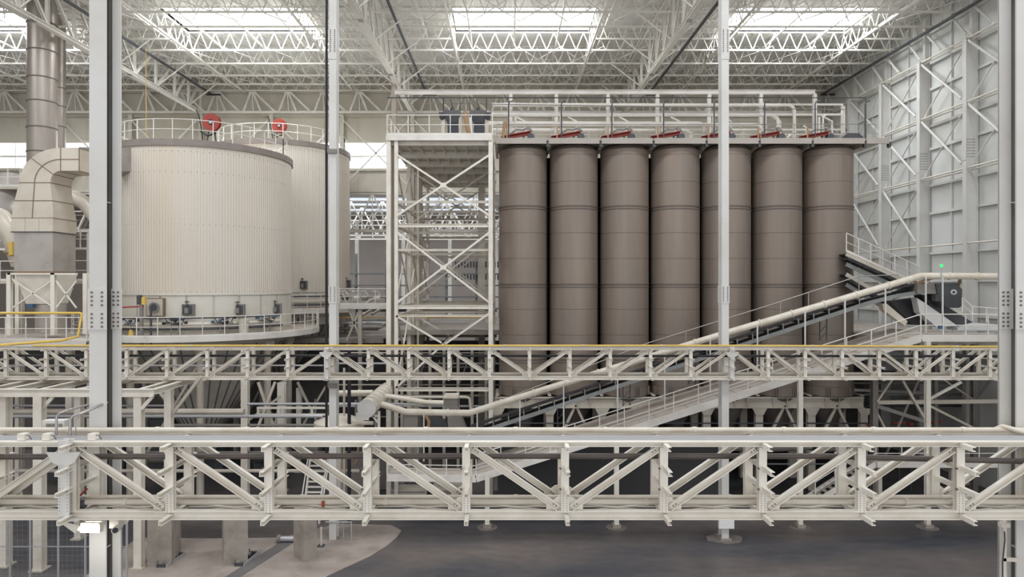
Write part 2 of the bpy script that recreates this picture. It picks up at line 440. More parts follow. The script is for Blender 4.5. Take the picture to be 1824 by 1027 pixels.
# cross joists (front to back), at rooflight edges and mid bay
cj = [(-39.1, 'left edge of the leftmost rooflight'), (-29.8, 'right edge of the leftmost rooflight'), (-22.4, 'left edge of the left rooflight'), (-13.0, 'right edge of the left rooflight'), (-3.55, 'left edge of the middle rooflight'), (5.97, 'right edge of the middle rooflight'), (14.9, 'left edge of the right rooflight'), (24.0, 'right edge of the right rooflight')]
for x, nm in cj:
    t = thing('cross_joist', 'open-web joist running front to back at the %s' % nm, 'joist', (x, 45, E+HJ), 'joists at the rooflight edges')
    b = MB(); b.box(x-.06, x+.06, 36, 56.9, E+HJ-.1, E+HJ+.02); b.build('bottom_chord', ROOFS, t)
    b = MB(); b.box(x-.05, x+.05, 36, 56.9, E+HJ+1.12, E+HJ+1.2); b.build('top_chord', ROOFS, t)
    b = MB(); lattice(b, (x, 36, E+HJ), (x, 56.8, E+HJ), 1.14, 1.16, wweb=.045); b.build('web', ROOFS, t, kind='stuff')
# bottom plane wind bracing between joists
t = thing('roof_bracing', 'thin crossed bracing bars in the plane of the roof joists', 'bracing', (-9, 47, E+HJ+.3))
b = MB()
for xx in range(-44, 27, 3):
    for ya, yb in ((38, 42.4), (47, 52.4), (52.4, 56.6)):
        b.beam((xx, ya, E+HJ+.25), (xx+3, yb, E+HJ+.25), .05, .05); b.beam((xx+3, ya, E+HJ+.35), (xx, yb, E+HJ+.35), .05, .05)
b.build('brace_bars', ROOFS, t, kind='stuff')
b = MB()
for xx in [-41.8+i*3.03 for i in range(23)]:
    b.box(xx-.06, xx+.06, 36, 56.9, E+HJ+.58, E+HJ+.7)
b.build('tie_bars', ROOFS, t, kind='stuff')

# main roof trusses running front to back over the column lines
def roof_truss(x, lab, y0=31.0):
    t = thing('roof_truss', lab, 'truss', (x, y0, E+HT), 'main roof trusses running front to back')
    MB().ibeam((x, y0, E+HT), (x, 57.1, E+HT), .34, .26, .04).build('bottom_chord', ROOFS, t)
    MB().ibeam((x, y0, E+HD-.2), (x, 57.1, E+HD-.2), .26, .24, .03).build('top_chord', ROOFS, t)
    ys = [31.2, 33.4, 35.6, 37.9, 40.25, 42.56, 44.68, 46.83, 49.67, 52.5, 54.8, 57.0]
    for i, y in enumerate(ys):
        MB().ibeam((x, y, E+HT+.1), (x, y, E+HD-.2), .16, .2, .02).build('vertical', ROOFS, t)
        if i:
            a, c = (ys[i-1], y)
            if y < 48.5: MB().chan((x, a, E+HD-.3), (x, c, E+HT+.1), .16, .14, up=(1, 0, 0)).build('diagonal', ROOFS, t)
            else: MB().chan((x, a, E+HT+.1), (x, c, E+HD-.3), .16, .14, up=(1, 0, 0)).build('diagonal', ROOFS, t)
        # side knees to the joists
        for sgn in (-1, 1):
            if i % 2 == 0: MB().beam((x, y, E+HT+.05), (x+sgn*2.3, y, E+HJ), .07, .07).build('side_strut', ROOFS, t)
    for y in (36.5, 46.0):
        b = MB()
        for i in range(4):
            for s in (-.12, -.04, .04, .12): b.box(x+s-.015, x+s+.015, y+i*.12, y+i*.12+.03, E+HT-.16, E+HT-.13)
        b.build('splice_bolts', DKST, t, kind='stuff')
    return t
roof_truss(-26.2, 'main roof truss with broad bottom chord passing the upper left corner')
roof_truss(-8.0, 'main roof truss meeting the back wall left of the silo deck')
roof_truss(10.2, 'main roof truss descending to the back wall over the silos')
# dark busbar conduits along the trusses
for x, lab in ((-25.0, 'dark conduit line slanting down past the upper left column'), (-6.7, 'dark conduit line beside the truss above the twin dark hoppers'), (12.2, 'dark conduit line below the right roof truss'), (27.0, 'dark conduit line running along the top of the right wall')):
    t = thing('roof_conduit', lab, 'conduit', (x, 31, E+16.1), 'dark conduits hung under the roof')
    MB().box(x-.07, x+.07, 30.5, 56.2, E+16.04, E+16.18).build('casing', DKST, t)
    MB().box(x-.3, x+.9, 56.0, 56.2, E+15.95, E+16.05).build('end_bracket', BLK, t)
    b = MB()
    for k in range(9): b.box(x-.015, x+.015, 33+k*2.7, 33.03+k*2.7, E+16.15, E+HD)
    b.build('hangers', ROOFS, t, kind='stuff')

# columns and fan struts standing against the back wall
for k in range(-3, 6):
    x = -26.2+6.07*k
    if x > 22: continue
    t = thing('back_wall_column', 'slim cream column on the back wall, %s from the left' % ['first', 'second', 'third', 'fourth', 'fifth', 'sixth', 'seventh', 'eighth', 'ninth'][k+3], 'column', (x, YB, 0), 'slim columns of the back wall')
    MB().ibeam((x, YB+.1, 8.0), (x, YB+.1, E+14.5), .34, .3, .03, up=(0, 1, 0)).build('shaft', WALLB, t)
    MB().box(x-.2, x+.2, YB-.08, YB+.28, E+14.5, E+14.58).build('cap_plate', WALLB, t)
t = thing('eave_truss', 'long truss of fanned struts under the roof edge along the back wall', 'truss', (-9, YB-.2, E+14.7))
MB().box(-46, 27.1, YB-.32, YB-.12, E+14.6, E+14.78).build('bottom_chord', ROOFS, t)
for k in range(23):
    x = -42.9+k*3.035
    MB().box(x-.3, x+.3, YB-.3, YB-.1, E+16.2, E+16.45).build('node_plate', CREAM, t)
    for dx, w in ((-.75, .17), (.75, .17), (1.95, .17), (0.1, .08)):
        MB().beam((x+.1*dx, YB-.4, E+16.4), (x+dx, YB-.3, E+14.7), w, .08, (0, 1, 0)).build('strut', STEELW, t)
# X bracing on the back wall left of the silos
for k, x in enumerate((-38.3, -32.3, -26.2, -20.1, -14.1, -8.0)):
    p = thing('wall_cross_brace', 'crossed bars in front of the back wall windows, %s' % ['far left edge', 'behind the chimney', 'behind the left column', 'over the front tank', 'right of the rear tank', 'behind the tower'][k], 'brace', (x, YB-.1, E+8), 'crossed bars on the back wall')
    for a, c in (((x+.2, 14.0), (x+3.0, 11.2)), ((x+5.8, 14.0), (x+3.0, 11.2)), ((x+.2, 8.4), (x+3.0, 11.2)), ((x+5.8, 8.4), (x+3.0, 11.2))):
        MB().beam((a[0], YB-.1, E+a[1]), (c[0], YB-.1, E+c[1]), .11, .11).build('bar', ROOFS, p)

# far hall trusses seen through the opening
for k, y in enumerate((57.3, 62, 67, 72.5)):
    t = thing('far_truss', 'deep lattice truss of the lower hall beyond, %s' % ['at the opening', 'second behind the opening', 'third behind the opening', 'deepest one'][k], 'truss', (-20, y, E+4.3), 'trusses of the lower hall')
    z0, z1 = E+(4.6 if k == 0 else 4.9), E+7.81
    bt = MB(); bt.ibeam((-46, y, z0), (27, y, z0), .2, .2, .03); bt.build('bottom_chord', ROOFS, t)
    bt = MB(); bt.ibeam((-46, y, z1), (27, y, z1), .2, .2, .03); bt.box(-46, 27, y-.04, y+.04, (z0+z1)/2, (z0+z1)/2+.09); bt.build('top_chord', ROOFS, t)
    bt = MB(); xx = -46
    while xx < 26:
        bt.beam((xx, y, z0), (xx+1.5, y, z1), .12, .12); bt.beam((xx+1.5, y, z1), (xx+3, y, z0), .12, .12); bt.beam((xx+1.5, y, z0), (xx+1.5, y, z1), .08, .08)
        xx += 3
    bt.build('web', ROOFS, t, kind='stuff')
t = thing('far_pipe_rack', 'dark pipe rack in the lower hall seen through the tower frame', 'rack', (-10, 66, 0))
b = MB()
for i in range(7): b.box(-24, 6, 66, 66.12, E-6+i*1.15, E-5.85+i*1.15)
for x in range(-24, 7, 3): b.box(x, x+.25, 66.1, 66.3, 0, E+3)
b.build('rails', CVST, t)
b = MB()
for i in range(34): b.box(-5+i*.3, -4.85+i*.3, 65.7, 65.95, E+1.6, E+2.2); b.box(-5+i*.3, -4.85+i*.3, 65.7, 65.95, E+.4, E+.9)
b.build('hanging_bags', DKST, t, kind='stuff')
for k in range(5):
    x = -22+k*5.2
    tag(MB().box(x, x+.4, 74, 74.4, 0, E+7).build('far_column', ROOFS), 'pale column in the lower hall, %s' % ['leftmost', 'second from left', 'middle', 'second from right', 'rightmost'][k], 'column', 'columns of the lower hall')

# added slabs deep in the plant, put in to shade the machinery below them
struct(MB().box(-46, -8.6, 46.8, 56.9, E-4.2, E-3.9).build('added_shade_slab', CONC))
struct(MB().box(20.4, 27.1, 34.9, 56.9, E-3.2, E-2.9).build('added_shade_slab_right', CONC))
struct(MB().box(-8.0, 20.5, 41.6, 56.9, E-3.2, E-2.9).build('added_shade_slab_back', CONC))
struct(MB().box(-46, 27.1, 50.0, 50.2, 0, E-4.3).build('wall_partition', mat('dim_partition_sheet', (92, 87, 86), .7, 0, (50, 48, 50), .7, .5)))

# ------------------------------------------------------------------ main building columns
def main_column(x, d, lab, near=False, splice=True, m=COLM, w=.33, dep=.5):
    t = thing('building_column', lab, 'column', (x, d, 0), 'main building columns')
    MB().box(x-w/2, x+w/2, d, d+.035, 0, E+HT).build('front_flange', m, t)
    MB().box(x-.02, x+.02, d+.035, d+dep-.035, 0, E+HT).build('web', m, t)
    if near:                                  # twin section: a second plate stepped toward the middle of the bay
        sg = 1 if x < 0 else -1
        xa_, xb_ = sorted((x+sg*(.17 if sg > 0 else .12), x+sg*.335))
        MB().box(xa_, xb_, d+.2, d+.235, 0, E+HT).build('inner_flange', m, t)
        MB().box(min(x, xa_), max(x, xb_-.01) if sg > 0 else x, d+.235, d+.26, 0, E+HT).build('link_plate', GRYM, t)
        MB().box(x-w/2, x+w/2, d+dep-.035, d+dep, 0, E+HT).build('rear_flange', m, t)
        p = MB().box(xa_-.01, xb_+.03, d+.18, d+.2, E-.9, E-.1).build('splice_plate', m, t)
        for i in range(8):
            z = E-.17-i*.083-(.09 if i > 3 else 0)
            for q in (.04, .13): MB().cyl((xa_+q, d+.16, z), (xa_+q, d+.182, z), .02, 8).build('bolt', BOLT, p)
    else:
        MB().box(x-w/2, x+w/2, d+dep-.035, d+dep, 0, E+HT).build('rear_flange', m, t)
    MB().box(x-w*.8, x+w*.8, d-.2, d+dep+.2, 0, .04).build('base_plate', CONC, t)
    if splice:
        zs = [(E-.9, E-.1)]+([(E+10.4, E+11.8)] if d > 30 else [])
        for z0, z1 in zs:
            for yy in ((d-.02,) if near else (d-.02, d+dep)):
                p = MB().box(x-w*.56, x+w*.56, yy, yy+.02, z0, z1).build('splice_plate', m, t)
                if near:
                    for i in range(8):
                        z = z1-.07-i*.083-(.09 if i > 3 else 0)
                        for s in (-.1, .1):
                            MB().cyl((x+s, yy-.018, z), (x+s, yy+.002, z), .02, 8).build('bolt', BOLT, p)
                else:
                    bb = MB()
                    for i in range(8 if z0 < E else 12):
                        z = z1-.07-i*.09
                        for s in (-.1, .1): bb.box(x+s-.02, x+s+.02, yy-.02, yy, z, z+.04)
                    bb.build('bolts', BOLT, p, kind='stuff')
    if near:
        for z in (E+1.6, E-5.2, E+5.8):
            MB().box(x-.15, x+.15, d+.04, d+.19, z, z+.015).build('stiffener', m, t)
    return t
main_column(-8.0, 13.0, 'tall grey-white column at the left foreground, full height of the view', True)
main_column(10.2, 13.0, 'tall grey-white column cut by the right edge of the view', True)
main_column(-8.0, 30.7, 'slender main column between the cream tanks and the silo tower')
main_column(10.2, 30.7, 'slender main column standing in front of the silos')
main_column(-8.15, 48.4, 'distant dusty main column behind the left posts of the platform tower', m=mat('brown_grey_column', (158, 146, 134), .6, 0, (120, 108, 100), .6, .8, (1, 1, .15)), splice=False)
# foreground column hangers: cable channel and pipe
tag(MB().cyl((-8.34, 30.9, 4.0), (-8.34, 30.9, E+15), .06, 8).build('downpipe', BLK, None, True), 'black downpipe running up beside the middle left column', 'pipe')
tag(MB().cyl((-8.2, 13.1, 0), (-8.2, 13.1, E+9), .018, 8).build('downpipe', DKST, None, True), 'thin dark pipe along the left edge of the left foreground column', 'pipe')
t = thing('cable_channel', 'grey perforated cable channel in the recess of the left foreground column', 'channel', (-7.8, 13.3, 3.4))
MB().box(-7.87, -7.83, 13.3, 13.34, 3.4, E+9).build('tray', CONDU, t)
MB().box(-7.94, -7.87, 13.1, 13.14, 3.4, E+9).build('cable', BLK, t)

# ------------------------------------------------------------------ horizontal girders
PXC, HALF = 1.1, 9.1
XL, XR = PXC-HALF, PXC+HALF
def girder(x0, x1, d, lab, near=False, flip=None, n=10):
    t = thing('truss_girder', lab, 'girder', ((x0+x1)/2, d, E-4.34), 'horizontal truss girders with pipes')
    w = .7; zt = E-2.95; zb = E-4.26
    for y, nm in ((d, 'front'), (d+w, 'back')):
        MB().ibeam((x0, y+.07, zt), (x1, y+.07, zt), .14, .09 if y == d else .12, .016).build('top_chord', CREAM, t)
        MB().ibeam((x0, y+.07, zb), (x1, y+.07, zb), .14, .16, .02).build('bottom_chord', CREAM, t)
    step = (x1-x0)/n; mid = n//2
    bolts = MB()
    for i in range(n+1):
        x = x0+step*i
        end = i in (0, n)
        if (i == n and abs(x1-XL) < .01) or (i == 0 and abs(x0-XR) < .01): continue
        for y in (d, d+w):
            ww = .2 if end else .145
            MB().ibeam((x, y+.07, zb+.07), (x, y+.07, zt-.06), ww, .12, .02, up=(0, 1, 0)).build('vertical', CREAM, t)
        for z, ya, yb in ((zt-.02, -.3, w+.1), (E-3.39, -.39, w+.3), (E-3.77, -.39, w+.3), (zb-.02, -.34, w+.1)):
            MB().chan((x+.02, d+ya, z), (x+.02, d+yb, z), .075, .085, .014).build('cross_arm', CREAM, t)
        if near:
            for q in range(9):
                for dx in (-.035, .035): bolts.box(x+dx-.006, x+dx+.006, d-.0, d+.012, E-3.86-q*.045, E-3.85-q*.045)
        for z in (E-3.39, E-3.77):
            bolts.cyl((x-.09, d-.02, z), (x-.09, d+.01, z), .02, 6)
    for i in range(n):
        a = x0+step*i; c = a+step
        for y in (d, d+w):
            if i < mid: p, q = (a+.12, y+.05, zt-.1), (c-.12, y+.05, zb+.13)
            else: p, q = (a+.12, y+.05, zb+.13), (c-.12, y+.05, zt-.1)
            MB().chan(p, q, .08, .115, .014).build('diagonal', CREAM, t)
            if y == d or near:
                k = (c, 1) if i < mid else (a, -1)
                MB().prism([(k[0]-.02*k[1], y+.1, zb+.08), (k[0]-.34*k[1], y+.1, zb+.08), (k[0]-.34*k[1], y+.1, zb+.17), (k[0]-.12*k[1], y+.1, zb+.32), (k[0]-.02*k[1], y+.1, zb+.32)], (0, .012, 0)).build('gusset', CREAM, t)
            for f in (.03, .06, .94, .97):
                m = lerp(p, q, f); bolts.cyl((m[0], y-.006, m[2]+.02), (m[0], y+.01, m[2]+.02), .014, 6)
        for zz in (zb,):
            MB().beam((a, d+.14, zz), (c, d+w, zz), .07, .015).build('lateral_brace', CREAM, t)
            MB().beam((a, d+w, zz+.02), (c, d+.14, zz+.02), .07, .015).build('lateral_brace', CREAM, t)
    bolts.build('bolts', BOLT, t, kind='stuff')
    return t
girder(XL, XR, 12.17, 'large cream truss girder crossing the whole foreground', True)
girder(XL, XR, 29.87, 'cream truss girder between the two middle columns, yellow pipe on top')
girder(-26.2, XL-.001, 29.87, 'cream truss girder passing in front of the left tank')
girder(XR+.001, 26.9, 29.87, 'cream truss girder from the middle right column to the right wall')
# stub of the foreground girder's neighbour bay beyond the left and right columns
girder(-11.6, XL-.001, 12.17, 'end piece of foreground girder left of its white hanger', True, n=2)
girder(XR+.001, 12.0, 12.17, 'end piece of foreground girder behind the right foreground column', True, n=1)
def hanger(x, d, lab):
    t = thing('girder_hanger', lab, 'hanger', (x, d-.1, E-4.25), 'white hangers joining girders to columns')
    MB().ibeam((x, d-.02, E-4.25), (x, d-.02, E-2.85), .2, .16, .02, up=(0, 1, 0)).build('upright', COLM, t)
    MB().prism([(x-.31, d-.11, E-3.07), (x+.31, d-.11, E-3.07), (x+.2, d-.11, E-3.26), (x+.1, d-.11, E-3.3), (x-.1, d-.11, E-3.3), (x-.2, d-.11, E-3.26)], (0, .02, 0)).build('wing_plate', COLM, t)
    MB().box(x-.16, x+.16, d-.02, d+1.0, E-4.36, E-4.3).build('seat_plate', COLM, t)
    b = MB()
    for i in range(14):
        for s in (-.07, .07): b.box(x+s-.006, x+s+.006, d-.104, d-.098, E-4.15+i*.06, E-4.14+i*.06)
    b.build('bolt_holes', DKST, t, kind='stuff')
hanger(-8.05, 12.17, 'white hanger bracket beside the left foreground column')
hanger(-8.05, 29.87, 'white hanger bracket in front of the middle left column')
hanger(10.2, 29.87, 'white hanger bracket in front of the middle right column')

def pipe(name, pts, r, m, lab, cat='pipe', grp=None, n=10, collars=None, cm=None):
    if not collars:
        return tag(MB().tube(pts, r, n).build(name, m, None, True), lab, cat, grp)
    t = thing(name, lab, cat, pts[0], grp)
    MB().tube(pts, r, n).build('pipe_run', m, t, True)
    for a, c in zip(pts[:-1], pts[1:]):
        L = math.dist(a, c); k = int(L/collars)
        for i in range(1, k+1):
            u = i*L/(k+1)/L; dl = .04/L
            MB().cyl(lerp(a, c, u-dl), lerp(a, c, u+dl), r*1.22, n).build('collar', cm or m, t, True)
    return t
GX0, GX1 = -12.0, 12.4
ON = 'pipes and conduits on the foreground girder'
for i, (y, z, r) in enumerate(((12.32, -2.9, .014), (12.4, -2.9, .018), (12.46, -2.9, .012), (12.53, -2.905, .02), (12.61, -2.9, .014))):
    pipe('conduit', [(GX0, y, E+z), (GX1, y, E+z)], r, CONDU, 'thin grey conduit along the foreground girder top, %s' % ['frontmost', 'second', 'third', 'fourth', 'rearmost'][i], 'conduit', ON, 6)
pipe('handrail_pipe', [(GX0, 12.9, E-2.845), (GX1, 12.9, E-2.845)], .05, PIPE, 'ivory pipe lying along the rear top edge of the foreground girder', 'pipe', ON, 10, 1.82)
pipe('service_pipe', [(GX0, 12.5, E-3.27), (-4.6, 12.5, E-3.25), (6.0, 12.5, E-3.25), (GX1, 12.5, E-3.42)], .055, mat('brown_black_pipe', (88, 78, 72), .35, 0, (48, 46, 50), .5, 2), 'dark brown pipe threaded through the upper part of foreground girder', 'pipe', ON, 12)
pipe('service_pipe', [(GX0, 12.62, E-4.06), (GX1, 12.62, E-4.06)], .042, PIPE, 'upper ivory pipe along the foot of foreground girder', 'pipe', ON, 12, 4.2)
pipe('service_pipe', [(GX0, 12.42, E-4.09), (GX1, 12.42, E-4.09)], .052, DUSTY, 'lower thicker ivory pipe along the foot of foreground girder', 'pipe', ON, 12, 6)
for x in (-3.4, 3.0):
    tag(MB().cyl((x, 12.36, E-4.16), (x, 12.36, E-4.05), .03, 10).build('pipe_clamp', RED, None, True), 'small red clamp on the lower pipe, %s of foreground girder' % ('left half' if x < 0 else 'right half'), 'clamp')
MX0, MX1 = -27.0, 26.9
OM = 'pipes on the middle girder'
pipe('gas_pipe', [(-21.3, 29.9, E-2.79), (10.6, 29.9, E-2.79), (MX1, 29.9, E-2.86)], .042, YEL, 'long yellow gas pipe along the top of the middle girder', 'pipe', OM, 8, 3.6, DUSTY)
pipe('gas_pipe', [(MX0, 31.6, E-1.4), (-20.3, 31.6, E-1.4), (-20.2, 31.6, E-1.45), (-20.2, 31.3, E-2.5), (-20.5, 30.6, E-2.62), (-23.2, 29.95, E-2.8)], .06, YEL, 'yellow gas pipe looping in front of the hopper platform rail at left', 'pipe', None, 8)
pipe('water_pipe', [(MX0, 30.05, E-2.83), (MX1, 30.05, E-2.89)], .03, CONDU, 'thin grey pipe behind the yellow gas pipe on the middle girder', 'pipe', OM, 8)
pipe('service_pipe', [(MX0, 30.2, E-3.27), (MX1, 30.2, E-3.3)], .055, BLK, 'black pipe threaded through the upper part of the middle girder', 'pipe', OM, 8)
pipe('water_pipe', [(MX0, 30.2, E-3.72), (-8.3, 30.2, E-3.72)], .035, CONDU, 'grey pipe at half height of the middle girder, left of the column', 'pipe', OM, 8)
pipe('service_pipe', [(MX0, 30.3, E-4.1), (MX1, 30.3, E-4.1)], .05, DUSTY, 'dusty pipe lying along the foot of the middle girder', 'pipe', OM, 8)

# metal conduits bending up to the left foreground column, junction box, clips
def bend(p0, p1, p2, r, lab):
    pts = [p0, (p0[0], p0[1], p1[2]-.12)]
    for i in range(1, 6):
        a = i/6*pi/2; pts.append((p0[0]+.1*(1-cos(a)), p0[1]+.03*i/6, p1[2]-.12+.1*sin(a)))
    pts += [p1, p2]
    pipe('steel_conduit', pts, r, mat('bright_conduit', (168, 164, 164), .25, .7), lab, 'conduit', None, 10)
bend(at(100.5, 775, 12.5), at(118, 731, 12.6), at(157, 720, 13.0), .021, 'shiny conduit bending toward left foreground column, the left one')
bend(at(125, 775, 12.5), at(145, 736, 12.6), at(191, 716, 13.1), .026, 'shiny conduit bending toward left foreground column, the larger right one')
bend(at(135, 775, 12.6), at(141, 737, 12.7), at(151, 733, 12.75), .009, 'thin cable bending behind the two shiny conduits')
t = thing('junction_box', 'cream junction box with two small covers behind the bent conduits', 'box', at(101, 775, 13.2))
MB().box(X(81, 13.2), X(120, 13.2), 13.1, 13.3, Z(776, 13.2), Z(747, 13.2)).build('housing', COLM, t)
for px in (86, 94, 108): MB().box(X(px-3, 13.1), X(px+3, 13.1), 13.08, 13.1, Z(760, 13.1), Z(754, 13.1)).build('cover', GRYM, t)
for k, px in enumerate((40, 84, 165)):
    t = thing('rail_clip', 'small cream clip with cable loops on the foreground girder, %s' % ['far left', 'left of the bent conduits', 'in front of left column'][k], 'clip', at(px, 780, 12.3), 'clips on the foreground girder')
    MB().box(X(px-6, 12.3), X(px+6, 12.3), 12.25, 12.4, E-2.9, E-2.78).build('block', CREAM, t)
    MB().tube([at(px+6, 775, 12.2), at(px+11, 775, 12.15), at(px+16, 782, 12.2)], .008, 6).build('cable', DKST, t)
# valve on the foreground girder near the left column
t = thing('hand_valve', 'hand valve with dark red lever beside the left white hanger', 'valve', at(146, 900, 12.5))
MB().cyl(at(146, 905, 12.5), at(146, 885, 12.5), .05, 12).build('body', GRYM, t, True)
MB().cyl(at(141, 897, 12.4), at(152, 897, 12.4), .08, 14).build('flange', DKST, t, True)
MB().beam(at(143, 882, 12.45), at(155, 870, 12.4), .03, .03).build('lever', RED, t)
# floodlights
def flood(px, py, d, s, lab, lit):
    x, y, z = at(px, py, d)
    t = thing('floodlight', lab, 'lamp', (x, y, z))
    MB().box(x-s*.5, x+s*.5, y, y+s*.3, z-s*.26, z+s*.24).build('housing', CREAM if lit else GRYM, t)
    MB().box(x-s*.44, x+s*.44, y-.012, y, z-s*.18, z+s*.2).build('lens', LAMP if lit else GRYM, t)
    MB().box(x-s*.56, x-s*.5, y+.02, y+s*.2, z-s*.1, z+s*.6).build('yoke', GRYM, t)
flood(160, 939, 12.5, .37, 'lit floodlight hanging under the foreground girder at the left column', True)
flood(591.5, 269, 30.4, .42, 'unlit floodlight high on the middle left column', False)
flood(592, 687, 30.4, .42, 'unlit floodlight under the middle girder on the middle left column', False)
pl = bpy.data.lights.new('floodlight_bulb', 'AREA'); pl.size = .3; pl.energy = 14; pl.color = (1, .95, .85)
po = bpy.data.objects.new('floodlight_bulb', pl); COL.objects.link(po); po.location = at(160, 941, 12.45); po.rotation_euler = (radians(40), 0, 0)
t = thing('camera_housing', 'cream cylindrical camera housing right of the lit floodlight', 'camera', at(207, 942, 12.5))
MB().cyl(at(205, 944, 12.3), at(213, 936, 12.9), .065, 14).build('barrel', CREAM, t, True)
MB().cyl(at(205.3, 944, 12.28), at(205, 944, 12.3), .05, 14).build('lens', BLK, t, True)
MB().box(X(200, 12.7), X(216, 12.7), 12.6, 12.95, Z(937, 12.7), E-4.33).build('bracket', CREAM, t)
t = thing('lamp_bracket', 'cream lamp head turned away, left of the lit floodlight', 'lamp', at(125, 940, 12.4))
MB().hexa([at(112, 934, 12.3), at(120, 930, 12.3), at(142, 936, 12.3), at(134, 950, 12.3)], [at(112, 934, 12.5), at(120, 930, 12.5), at(142, 936, 12.5), at(134, 950, 12.5)]).build('housing', CREAM, t)
MB().beam(at(136, 930, 12.5), at(142, 944, 12.5), .04, .04).build('arm', CREAM, t)
tag(MB().box(X(1279, 30.6), X(1306, 30.6), 30.45, 30.6, Z(939, 30.6), Z(906, 30.6)).build('white_box', CHUTE), 'plain white box fixed low on the middle right column', 'box')

# ------------------------------------------------------------------ silos
SX0, SDX, SY, SR = 1.06, 3.018, 39.5, 1.425
ZT = E+8.05; ZSB = E-6.5
NUM = ['first', 'second', 'third', 'fourth', 'fifth', 'sixth', 'seventh']
seams = [Z(p, 38.05) for p in (274, 322, 368, 414, 460, 508, 551, 597, 643, 690)]
def silo(k):
    cx = SX0+SDX*k
    t = thing('storage_silo', 'tall taupe steel silo, %s from the left in the row' % NUM[k], 'silo', (cx, SY, ZSB), 'row of seven taupe silos')
    prof = [(SR, ZSB)]
    for z in sorted(seams):
        prof += [(SR, z-.018), (SR-.02, z-.008), (SR-.02, z+.008), (SR, z+.018)]
    prof += [(SR, ZT-.25), (SR*.8, ZT)]
    MB().lathe((cx, SY, 0), prof, 48).build('shell', SILO, t, True)
    for z in (seams[2], seams[5], seams[8]):
        b = MB()
        for dz in (-.085, .085): b.lathe((cx, SY, z+dz), [(SR, -.018), (SR+.04, -.018), (SR+.04, .018), (SR, .018)], 48)
        b.build('ring_band', BAND, t)
    MB().lathe((cx, SY, 0), [(SR*.97, ZSB), (.35, ZSB-2.2), (.35, ZSB-2.6)], 32).build('outlet_cone', BAND, t, True)  # cone takes the darker band colour to stand in for shade under the silos
    for a in range(0, 360, 45):
        c, s = cos(radians(a+22)), sin(radians(a+22))
        for q in (-.12, 0, .12):
            MB().box(cx+(SR+.02)*c-.02-q*s, cx+(SR+.02)*c+.02-q*s, SY+(SR+.02)*s-.05+q*c, SY+(SR+.02)*s+.02+q*c, ZSB, ZSB+.5).build('foot_stiffener', SILO, t)
    MB().cyl((cx, SY, ZSB-2.6), (cx, SY, ZSB-3.2), .3, 14).build('discharge_valve', GRYM, t, True)
for k in range(7): silo(k)
struct(MB().box(-.3, 20.4, 41.15, 41.25, E-6.4, E+7.8).build('shade_sheet_behind_silos', mat('painted_gap_shade', (22, 22, 25), .8)))  # added near-black sheet, its colour paints the shade in the gaps between silos
# support frame under the silos
t = thing('silo_support', 'dusty steel frame carrying the row of silos', 'frame', (10, 38.5, 0))
MB().ibeam((-.6, 38.3, E-6.86), (20.7, 38.3, E-6.86), .3, .62, .05).build('front_beam', DUSTY, t)
MB().ibeam((-.6, 40.8, E-6.86), (20.7, 40.8, E-6.86), .3, .62, .05).build('back_beam', DUSTY, t)
for i in range(8):
    x = -.45+3.018*i
    MB().ibeam((x, 38.3, E-6.6), (x, 40.8, E-6.6), .2, .3, .03).build('cross_beam', DUSTY, t)
    for y in (38.3, 40.8):
        MB().ibeam((x, y, 0), (x, y, E-7.18), .42, .3, .03, up=(0, 1, 0)).build('leg', DUSTY, t)
    MB().prism([(x-.42, 38.1, E-7.17), (x+.42, 38.1, E-7.17), (x+.22, 38.1, E-7.55), (x-.22, 38.1, E-7.55)], (0, .03, 0)).build('haunch_plate', DUSTY, t)
    for q in (0.8, 1.6, 2.3): 
        if i < 7: MB().box(x+q, x+q+.03, 38.14, 38.3, E-7.15, E-6.57).build('stiffener', DUSTY, t)
    if i in (1, 5, 6): 
        MB().beam((x+.2, 38.3, 2.2), (x+1.5, 38.3, E-7.9+.9), .14, .14).build('brace', DUSTY, t)
        MB().beam((x+2.8, 38.3, 2.2), (x+1.5, 38.3, E-7.9+.9), .14, .14).build('brace', DUSTY, t)
# machinery under the silos: valves and pipes
for k in range(7):
    cx = SX0+SDX*k
    t = thing('screw_feeder', 'dim grey screw feeder under the %s silo from the left' % NUM[k], 'feeder', (cx, 39, E-10), 'screw feeders under the silos')
    MB().cyl((cx-1.2, 37.8, E-9.4), (cx+1.1, 37.8, E-9.3), .2, 12).build('tube', GRYM, t, True)
    MB().cyl((cx, 37.8, E-9.3), (cx, 38.8, E-8.9), .16, 10).build('inlet', GRYM, t, True)
    MB().cyl((cx-1.5, 37.8, E-9.4), (cx-1.2, 37.8, E-9.4), .26, 12).build('motor', BLUE if k == 2 else DKST, t, True)
    MB().box(cx+.3, cx+.7, 37.7, 38.1, E-9.2, E-8.7).build('gearbox', DKST, t)
    MB().beam((cx+.9, 37.8, 0), (cx+.9, 37.8, E-9.5), .1, .1).build('stand', DKST, t)
for i in range(4):
    z = E-8.0-i*.75
    pipe('service_pipe', [(-1, 38.0-.3*(i % 2), z), (20.8, 38.0-.3*(i % 2), z)], .04, CVST if i % 2 else DKST, 'thin pipe under the silo frame, %s from the top' % ['first', 'second', 'third', 'fourth'][i], 'pipe', 'thin pipes below the silos', 6)
# big dark sheet housing below the silos
t = thing('sheet_housing', 'plain dark grey sheet housing on the floor under the silos', 'housing', (7, 36, 0))
MB().box(-.4, 11.9, 35.6, 37.2, 0, 3.35).build('sheet', DARKW, t)
MB().box(-.45, 11.95, 35.55, 37.25, 3.35, 3.42).build('top_trim', DKST, t)

